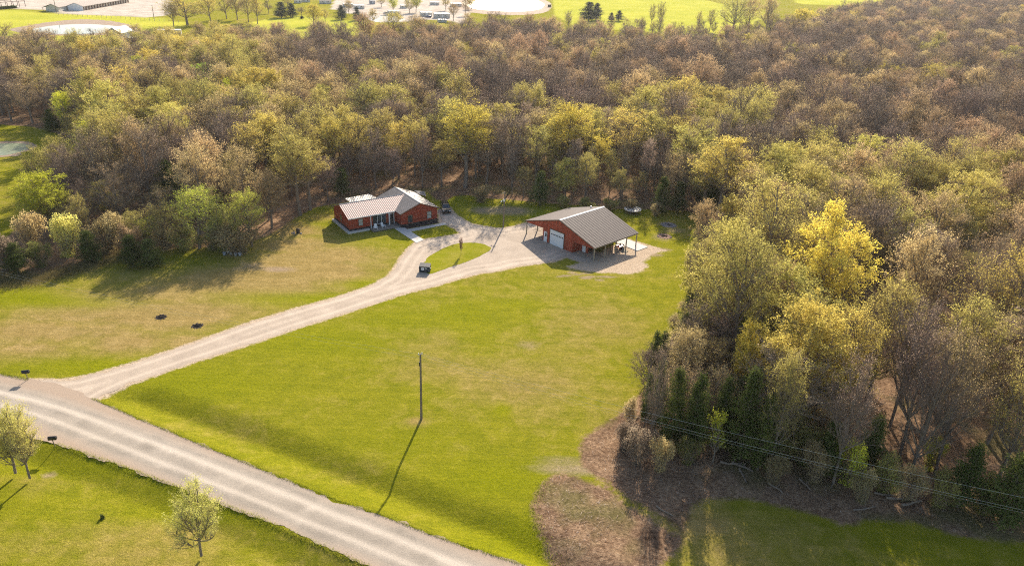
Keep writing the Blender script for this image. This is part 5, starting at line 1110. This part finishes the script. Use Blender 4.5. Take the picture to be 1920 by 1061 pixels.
for _ in range(700):
    x_, y_ = rng.uniform(gb0, gb1)
    if seg_dist(np.array([[x_, y_]]), grove)[0] < 0 or any((x_-a)**2+(y_-b)**2 < 14**2 for a, b in gq): continue
    gq.append((x_, y_)); u_, v_ = px_of((x_, y_, 0)); pal = str(rng.choice(['bare', 'olive', 'tan', 'bare'])); Hh = rng.uniform(9, 14)
    trees.append((Hh/math.sqrt(x_*x_+y_*y_+CAM_H**2), x_, y_, u_, v_, Hh, rng.uniform(6, 9), pal, 'thin%d' % rng.integers(0, 5)))
flank = P2([(1196, 745), (1240, 660), (1290, 560), (1350, 560), (1480, 640), (1560, 720), (1520, 850), (1400, 850), (1300, 842), (1215, 810)])
fl0, fl1 = flank.min(0), flank.max(0)
fq = []
for _ in range(900):
    x_, y_ = rng.uniform(fl0, fl1)
    if seg_dist(np.array([[x_, y_]]), flank)[0] < .4 or any((x_-a)**2+(y_-b)**2 < 2.7**2 for a, b in fq): continue
    fq.append((x_, y_)); u_, v_ = px_of((x_, y_, 0)); dist = math.sqrt(x_*x_+y_*y_+CAM_H**2); k = rng.random()
    if k < .55: Hh, Wd, pal, proto = rng.uniform(2.5, 5.5), rng.uniform(3.5, 5.5), str(rng.choice(['bare', 'shrub', 'tan', 'bare'])), 'bush%d' % rng.integers(0, 3)
    elif k < .8: Hh, Wd, pal, proto = rng.uniform(7, 11), rng.uniform(5, 7), str(rng.choice(['bare', 'olive', 'tan'])), 'thin%d' % rng.integers(0, 5)
    else: Hh, Wd, pal, proto = rng.uniform(5, 9), rng.uniform(3, 4.5), 'cedar', 'cedar%d' % rng.integers(0, 2)
    trees.append((Hh/dist, x_, y_, u_, v_, Hh, Wd, pal, proto))
row = P2([(500, 345), (640, 352), (760, 335), (850, 318), (960, 345), (1080, 368), (1310, 385), (1330, 330), (1080, 300), (850, 285), (640, 300), (500, 300)]); r0_, r1_ = row.min(0), row.max(0); rq = []
for _ in range(1500):
    x_, y_ = rng.uniform(r0_, r1_)
    if seg_dist(np.array([[x_, y_]]), row)[0] < .4 or any((x_-a)**2+(y_-b)**2 < 4.3**2 for a, b in rq): continue
    rq.append((x_, y_)); u_, v_ = px_of((x_, y_, 0)); dist = math.sqrt(x_*x_+y_*y_+CAM_H**2); k = rng.random()
    if k < .62: Hh, Wd, pal, proto = rng.uniform(8, 13.5), rng.uniform(3, 5), str(rng.choice(['bare', 'olive', 'bare', 'tan'])), 'thin%d' % rng.integers(0, 5)
    elif k < .74: Hh, Wd, pal, proto = rng.uniform(2, 4.5), rng.uniform(3, 5), str(rng.choice(['bare', 'shrub', 'weeds'])), 'bush%d' % rng.integers(0, 3)
    elif k < .84: Hh, Wd, pal, proto = rng.uniform(4, 8), rng.uniform(2.5, 4), 'cedar', 'cedar%d' % rng.integers(0, 2)
    else: Hh, Wd, pal, proto = rng.uniform(14, 18), rng.uniform(3.5, 5), 'bare', 'tall2'
    trees.append((Hh/dist, x_, y_, u_, v_, Hh, Wd, pal, proto))
trees.sort(key=lambda q: -q[0])
count = {}; rest = []; picked = {}
LOOK = {'bare': 'grey-brown bare', 'tan': 'tan budding', 'rust': 'rust-brown budding', 'olive': 'dull olive budding', 'gold': 'golden leafing', 'lime': 'yellow-green leafing', 'cedar': 'dark green', 'shrub': 'dull green', 'weeds': 'tangled tan'}
CAP = dict(bare_tree=250, budding_tree=270, golden_tree=60, green_tree=30, cedar_tree=40, shrub=110)
for q in trees:
    s_, x_, y_, u_, v_, Hh, Wd, pal, proto = q
    nm = 'shrub' if proto.startswith('bush') else KIND[pal]
    if s_ <= 0 or count.get(nm, 0) >= CAP.get(nm, 250): rest.append(q); continue
    count[nm] = count.get(nm, 0)+1
    size = 'tall ' if Hh > 16.5 else 'short ' if Hh < 11 and nm != 'shrub' else ''
    noun = 'shrub' if nm == 'shrub' else 'cedar' if nm == 'cedar_tree' else 'tree'
    picked.setdefault((size+LOOK[pal]+' '+noun, zone(u_, v_), nm), []).append((u_, q))
ORD = ['first', 'second', 'third', 'fourth', 'fifth', 'sixth', 'seventh', 'eighth', 'ninth', 'tenth', 'eleventh', 'twelfth', 'thirteenth', 'fourteenth', 'fifteenth', 'sixteenth', 'seventeenth', 'eighteenth', 'nineteenth', 'twentieth']
for (lk, z, nm), ls in picked.items():
    ls.sort(key=lambda g: g[0])
    for i, (u_, q) in enumerate(ls):
        lb = (('a ' if False else '')+lk+' '+z) if len(ls) == 1 else (ORD[i] if i < 20 else ('twenty-'+ORD[i-20] if i < 29 else 'rightmost'))+' from left of the '+lk+'s '+z
        if len(ls) == 2: lb = ('left' if i == 0 else 'right')+' one of two '+lk+'s '+z
        plant((q[1], q[2]), q[8], q[5], q[6], q[7], lb, lk+'s '+z, nm)
print('forest individuals', count, 'rest', len(rest))

# the far woods: one mass nobody could count, instanced from whole-tree meshes
def whole_tree(proto, pal):
    tm, cm, h0, w0 = PROTO[proto]
    n1 = len(tm.vertices); v1 = np.empty(n1*3, np.float32); tm.vertices.foreach_get('co', v1); n2 = len(cm.vertices); v2 = np.empty(n2*3, np.float32); cm.vertices.foreach_get('co', v2)
    mi = np.empty(len(cm.polygons), np.int32); cm.polygons.foreach_get('material_index', mi)
    F1 = [tuple(p.vertices) for p in tm.polygons]; tris = []
    for f in F1:
        for k in range(1, len(f)-1): tris.append((f[0], f[k], f[k+1]))
    tris = np.array(tris, np.int32); V1 = v1.reshape(-1, 3)[tris].reshape(-1, 3)
    me = tri_mesh('far '+proto+' '+pal, np.concatenate([V1, v2.reshape(-1, 3)]), np.r_[np.full(len(tris), 2), mi], [TWIGB if pal == 'bare' else TWIG, leafm(pal), BARK]); return me
pairs = sorted({(q[8], q[7]) for q in rest})
fc = bpy.data.collections.new('far tree kinds')
idx = {}
for i, (pr_, pa_) in enumerate(pairs):
    ob = bpy.data.objects.new('far_tree_%03d' % i, whole_tree(pr_, pa_)); fc.objects.link(ob); idx[(pr_, pa_)] = i
me = bpy.data.meshes.new('far_woods'); me.from_pydata([(q[1], q[2], 0) for q in rest], [], [])
A = lambda n, tp, vals, key='value': me.attributes.new(n, tp, 'POINT').data.foreach_set(key, vals)
A('pick', 'INT', np.array([idx[(q[8], q[7])] for q in rest], np.int32))
sc_ = np.array([[q[6]/PROTO[q[8]][3], q[6]/PROTO[q[8]][3], q[5]/PROTO[q[8]][2]] for q in rest], np.float32); A('size', 'FLOAT_VECTOR', sc_.ravel(), 'vector')
A('turn', 'FLOAT', rng.uniform(0, 6.283, len(rest)).astype(np.float32))
fw = bpy.data.objects.new('far_woods', me); col.objects.link(fw); tag(fw, 'mass of brown, olive and golden tree crowns filling the far woods', 'woods', kind='stuff')
ng = bpy.data.node_groups.new('far woods', 'GeometryNodeTree'); ng.interface.new_socket('Geometry', in_out='INPUT', socket_type='NodeSocketGeometry'); ng.interface.new_socket('Geometry', in_out='OUTPUT', socket_type='NodeSocketGeometry')
N = ng.nodes; gi = N.new('NodeGroupInput'); go = N.new('NodeGroupOutput'); ci = N.new('GeometryNodeCollectionInfo'); ci.inputs['Collection'].default_value = fc; ci.inputs['Separate Children'].default_value = True; ci.inputs['Reset Children'].default_value = True
ip = N.new('GeometryNodeInstanceOnPoints'); ip.inputs['Pick Instance'].default_value = True
def na(name, tp):
    x = N.new('GeometryNodeInputNamedAttribute'); x.data_type = tp; x.inputs[0].default_value = name; return x
a1 = na('pick', 'INT'); a2 = na('size', 'FLOAT_VECTOR'); a3 = na('turn', 'FLOAT'); cx = N.new('ShaderNodeCombineXYZ')
L_ = ng.links.new
L_(gi.outputs[0], ip.inputs['Points']); L_(ci.outputs[0], ip.inputs['Instance']); L_(a1.outputs[0], ip.inputs['Instance Index']); L_(a2.outputs[0], ip.inputs['Scale']); L_(a3.outputs[0], cx.inputs[2]); L_(cx.outputs[0], ip.inputs['Rotation']); L_(ip.outputs[0], go.inputs[0])
md = fw.modifiers.new('woods', 'NODES'); md.node_group = ng

# ------------------------------------------------------------------ far buildings
BEIGE = siding_mat('cream siding', (0.62, 0.58, 0.50), 0.3); TANR = roof_mat('tan roof', (0.36, 0.31, 0.27), 0.8, 0.9, 0.2, 0.0); WALLG = siding_mat('grey siding', (0.36, 0.39, 0.43), 0.3, True)
BRN = simple('brown paint', (0.16, 0.10, 0.075), 0.7); WHR = roof_mat('white metal roof', (0.75, 0.74, 0.72), 0.35, 1.0, 0.5, 0.2); SHG = roof_mat('slate metal roof', (0.26, 0.30, 0.34), 0.45, 0.8)
def local(P0, P1):
    a = at(*P0); b = at(*P1); d = b-a; return a, math.atan2(d[1], d[0]), float(np.hypot(d[0], d[1]))
# motel: long room wing with verandah posts, two cross gables at its near end
a, yaw, L = local((157, 21), (246, 5))
mo = empty('motel', (a[0], a[1], 0), yaw, 'long low cream motel with tan roof and white gable ends by the far lot', 'motel')
L = max(L, 60); e, r = 3.0, 5.2; Wm = 11.
b = MB().prism([(1.6, 0), (Wm, 0), (Wm, e), (Wm/2+.5, r-.2), (1.6, e)], 0.2, L, 'x'); b.build('wall', BEIGE, mo)
roof_two(mo, -.3, L+.3, -.2, Wm+.3, e, r, 'x', TANR, .2)
for i in range(int(L/4.2)):
    x = 1+i*4.2
    MB().box(x-.25, x+.25, 0.05, .45, 0, e-.2).build('verandah_post', BRN, mo)
    d = MB().box(x+1.0, x+2.0, 1.5, 1.59, .02, 2.15).build('door', BRN if i % 2 else BLACK, mo)
    window(mo, x+3.0, 1.6, .9, 1.0, 1.2, mat=WHITE, bars=0)
    MB().box(x+2.75, x+3.3, 1.2, 1.55, .35, .75).build('air_conditioner', BRN, mo)
g2 = MB().prism([(.2, 0), (Wm-.2, 0), (Wm-.2, e-.1), (Wm/2, r-.25), (.2, e-.1)], -.12, .19, 'x').build('gable_end', WHITE, mo)
MB().prism([(11.5, 0), (20, 0), (20, e-.1), (15.7, r-.4), (11.5, e-.1)], -11, 12, 'x').build('wall', BEIGE, mo)
mb_ = MB(); mb_.slab([(-11.5, 11, e), (12, 11, e), (12, 15.7, r-.1), (-11.5, 15.7, r-.1)], .2).slab([(-11.5, 15.71, r-.1), (12, 15.71, r-.1), (12, 22.5, e-.4), (-11.5, 22.5, e-.4)], .2); mb_.build('roof', TANR, mo)
MB().box(-11.3, -11.1, 21.9, 22.1, 0, 2.4).box(-2, -1.8, 21.9, 22.1, 0, 2.4).build('verandah_post', BRN, mo)
# open steel frame shed at the upper left
a, yaw, L = local((4, 16.5), (48, 13))
sf = empty('steel_frame', (a[0], a[1], 0), yaw, 'open brown steel frame of a shed without roof at the upper left corner', 'frame'); L = float(L)
b = MB()
for k in range(5): x = L*k/4; b = MB().box(x-.12, x+.12, -.12, .12, 0, 3.9).build('post', BRN, sf)
for k in range(5): x = L*k/4; MB().box(x-.12, x+.12, 7, 7.24, 0, 4.3).build('post', BRN, sf)
MB().box(-.2, L+.2, -.15, .15, 3.9, 4.15).box(-.2, L+.2, 6.97, 7.27, 4.3, 4.55).build('top_beam', BRN, sf)
a = at(22, 17.5); hd = MB(); rr = np.random.default_rng(4); hp = rr.uniform(-1, 1, (2500, 3))*[7, 1.3, .9]+[0, 0, .9]; hv = leaves(hp, .5, rr)
he = empty('hedge', (a[0]-3, a[1], 0), yaw, 'dark clipped hedge in front of the open steel frame', 'hedge'); hm = tri_mesh('foliage', hv, np.zeros(len(hv)//3), [leafm('cedar')]); ho = bpy.data.objects.new('foliage', hm); col.objects.link(ho); ho.parent = he
# gabled shed by the pond with a low lean-to
a, yaw, L = local((201, 81), (229, 82.5))
sh_ = empty('gabled_shed', (a[0], a[1], 0), yaw, 'blue-grey gabled metal shed half hidden by trees at the right tip of the left pond', 'shed')
MB().prism([(0, 0), (L, 0), (L, 5.0), (L/2, 7.6), (0, 5.0)], .2, 11.8, 'y').build('wall', WALLG, sh_); roof_two(sh_, -.2, L+.2, 0, 12, 5.15, 7.8, 'y', SHG, .15); MB().box(L+.01, L+6.5, 1, 7, 0, 2.8).build('annex', BRN, sh_); MB().slab([(L+.02, .7, 2.95), (L+6.9, .7, 2.95), (L+6.9, 7.3, 3.2), (L+.02, 7.3, 3.2)], .14).build('annex_roof', WHR, sh_)
def trailer(x0, x1, yb, h, label, dep=8., roof=WHR, wall=None, pitch=.35, name='mobile_home', cat='mobile home', group='trailers in the far park'):
    a, yaw, L = local((x0, yb), (x1, yb)); o = empty(name, (a[0], a[1], 0), yaw, label, cat, group)
    MB().box(.1, L-.1, .1, dep-.1, .45, h).build('wall', wall or BEIGE, o); MB().box(.2, L-.2, .2, dep-.2, 0, .449).build('base_band', CONCG, o); roof_two(o, 0, L, 0, dep, h, h+pitch, 'x' if L > dep else 'y', roof, .12)
    window(o, L*.25, .1, 1.3, 1.0, .9, mat=WHITE, bars=0); window(o, L*.7, .1, 1.3, 1.0, .9, mat=WHITE, bars=0); MB().box(L*.45, L*.45+.85, .04, .098, .5, 2.4).build('door', WHITE, o)
    return o
trailer(296, 340, 67, 2.9, 'grey mobile home with pale roof among trees below the far gravel lot', 4.5, WHR, WALLG, group=None)
TR = [(644, 662, 14.5, 2.8, 'grey-walled trailer behind the two far dark evergreens'), (664, 684, 17.5, 2.8, 'white trailer right of the grey-walled trailer'), (694, 704, 8.5, 3.2, 'blue-white box trailer at the back of the park road'), (728, 748, 30, 3.2, 'white trailer with blue-grey end beside the far grey road'), (790, 811, 31.5, 3.0, 'pale gabled trailer, left of the white pair'), (816, 844, 35, 3.2, 'largest white-roofed trailer, right of the white pair'),
      (846, 866, 13.5, 2.8, 'white trailer nearest the left end of the white pond'), (808, 824, 10.5, 2.6, 'small white trailer behind the white pair'), (552, 566, 7, 2.6, 'white-roofed trailer above the broad far evergreen'), (566, 582, 5, 2.8, 'trailer touching the top frame edge above the bright yellow tree'), (752, 764, 16.5, 2.4, 'white camper between the two fresh green far trees'), (822, 838, 43, 1.9, 'tiny white-roofed shed below the largest trailer'), (600, 622, 8, 2.8, 'tan-roofed trailer at the left of the trailer park')]
for k, q in enumerate(TR): trailer(*q, dep=6.5 if k in (4, 5) else 4.5, roof=WHR if k != 12 else TANR, wall=(WALLG if k in (0, 2, 3) else None))
def walk_far(name, pts, mat): return sheet(name, smooth_poly(P2(pts), 4), .05, mat)
walk_far('park_road', [(690, 34), (715, 29), (742, 31), (760, 37), (745, 42), (705, 42)], CONCG)
suv(at(724, 27)[:2], rad(160), simple('silver car paint', (.5, .5, .52), .3, .5, .3, .05), 'silver vehicle parked in front of the white trailer on the far road', 'car', 'parked_car')
suv(at(700, 27)[:2], rad(10), CARB, 'dark vehicle parked left of the far grey road', 'car', 'parked_car')
suv(at(803, 34)[:2], rad(150), simple('blue car paint', (.05, .07, .16), .3, .5), 'dark blue vehicle parked under the pale gabled trailer', 'car', 'parked_car')
a = at(1030, 14); gc = empty('pond_shelter', (a[0], a[1], 0), rad(10), 'small dark hut with white top on the right bank of the white pond', 'hut')
MB().box(-1.3, 1.3, -1, 1, 0, 1.9).build('wall', BLACK, gc); MB().slab([(-1.5, -1.2, 2.3), (1.5, -1.2, 2.3), (1.5, 1.2, 2.0), (-1.5, 1.2, 2.0)], .1).build('roof', WHITE, gc)
def far_pole(x, y, yt, label):
    B = at(x, y); lo_, hi_ = 1., 30.
    for _ in range(30):
        m_ = (lo_+hi_)/2
        if px_of((B[0], B[1], m_))[1] > yt: lo_ = m_
        else: hi_ = m_
    pole((B[0], B[1], 0), lo_, label, (0, 0), .22, 'none', WOOD)
far_pole(106, 24.5, -6, 'grey utility pole in the far field before the motel'); far_pole(289, 36, 10, 'thin utility pole at the right end of the far gravel lot')
# far fence in front of the lot
fo = empty('wire_fence', (*at(150, 33)[:2], 0), 0, 'thin post and wire fence between far field and gravel lot', 'fence'); A0 = at(150, 33); prev = None
for k in range(26):
    p = at(110+k*9, 29+k*.55)-A0; MB().box(p[0]-.09, p[0]+.09, p[1]-.09, p[1]+.09, 0, 1.5).build('post', POST, fo)
# rank grass and weeds along verges and litter edges
b = []; rr = np.random.default_rng(9)
E_ = litter_poly[(litter_poly[:, 1] < 175)]
def fringe(line, wd, n, sz, seed):
    r = np.random.default_rng(seed); seg = np.hypot(*(line[1:]-line[:-1]).T); cs = np.r_[0, np.cumsum(seg)]; s = r.uniform(0, cs[-1], n); i = np.clip(np.searchsorted(cs, s)-1, 0, len(seg)-1); t = (s-cs[i])/seg[i]
    P = line[i]+(line[i+1]-line[i])*t[:, None]; P = P+r.normal(size=P.shape)*wd; z = ground_z(P); P3 = np.column_stack([P, z]); return thin(P3, rand_dir(n, r, 2.2), r.uniform(.4, 1.2, n)*sz, .035, r)
V_ = np.concatenate([fringe(P2([(174, 747), (291, 797), (480, 875), (640, 940), (705, 961), (830, 1009), (985, 1059)]), .12, 7000, .22, 1), fringe(P2([(104, 833), (230, 875), (345, 919), (480, 970), (690, 1063)]), .2, 5000, .25, 2), fringe(P2([(0, 700), (53, 711)]), .2, 900, .25, 3),
     fringe(P2([(1018, 905), (996, 955), (1020, 1015), (1050, 1075)]), .5, 1500, .22, 5)])
vm = tri_mesh('verge_grass', V_, np.zeros(len(V_)//3), [leaf_mat('verge grass', (0.28, 0.29, 0.03), .5)]); vo = bpy.data.objects.new('verge_grass', vm); col.objects.link(vo); tag(vo, 'ragged grass tufts along the edges of the gravel road and the scraped soil', 'grass', kind='stuff')
V_ = fringe(P2([(-60, 530), (0, 530), (60, 526), (110, 515), (180, 495), (235, 478)]), 1.6, 16000, .8, 6)
vm = tri_mesh('rank_grass', V_, np.zeros(len(V_)//3), [leaf_mat('rank grass', (0.33, 0.29, 0.11), .4)]); vo = bpy.data.objects.new('rank_grass', vm); col.objects.link(vo); tag(vo, 'rank tan grass and brambles along the front of the left brush belt', 'rank grass', kind='stuff')

# ------------------------------------------------------------------ thin spring haze
hz = MB().box(-1500, 2200, -60, 2600, -2, 62).build('haze', bpy.data.materials.new('haze'))
hm_ = hz.data.materials[0]; hm_.use_nodes = True; hm_.node_tree.nodes.clear()
pv = hm_.node_tree.nodes.new('ShaderNodeVolumePrincipled'); ho_ = hm_.node_tree.nodes.new('ShaderNodeOutputMaterial'); hm_.node_tree.links.new(pv.outputs[0], ho_.inputs['Volume'])
pv.inputs['Density'].default_value = 0.00006; pv.inputs['Color'].default_value = (0.92, 0.94, 0.97, 1); pv.inputs['Anisotropy'].default_value = 0.4
tag(hz, 'thin pale spring haze over the whole valley', 'haze', kind='stuff')
cy.volume_bounces = 0
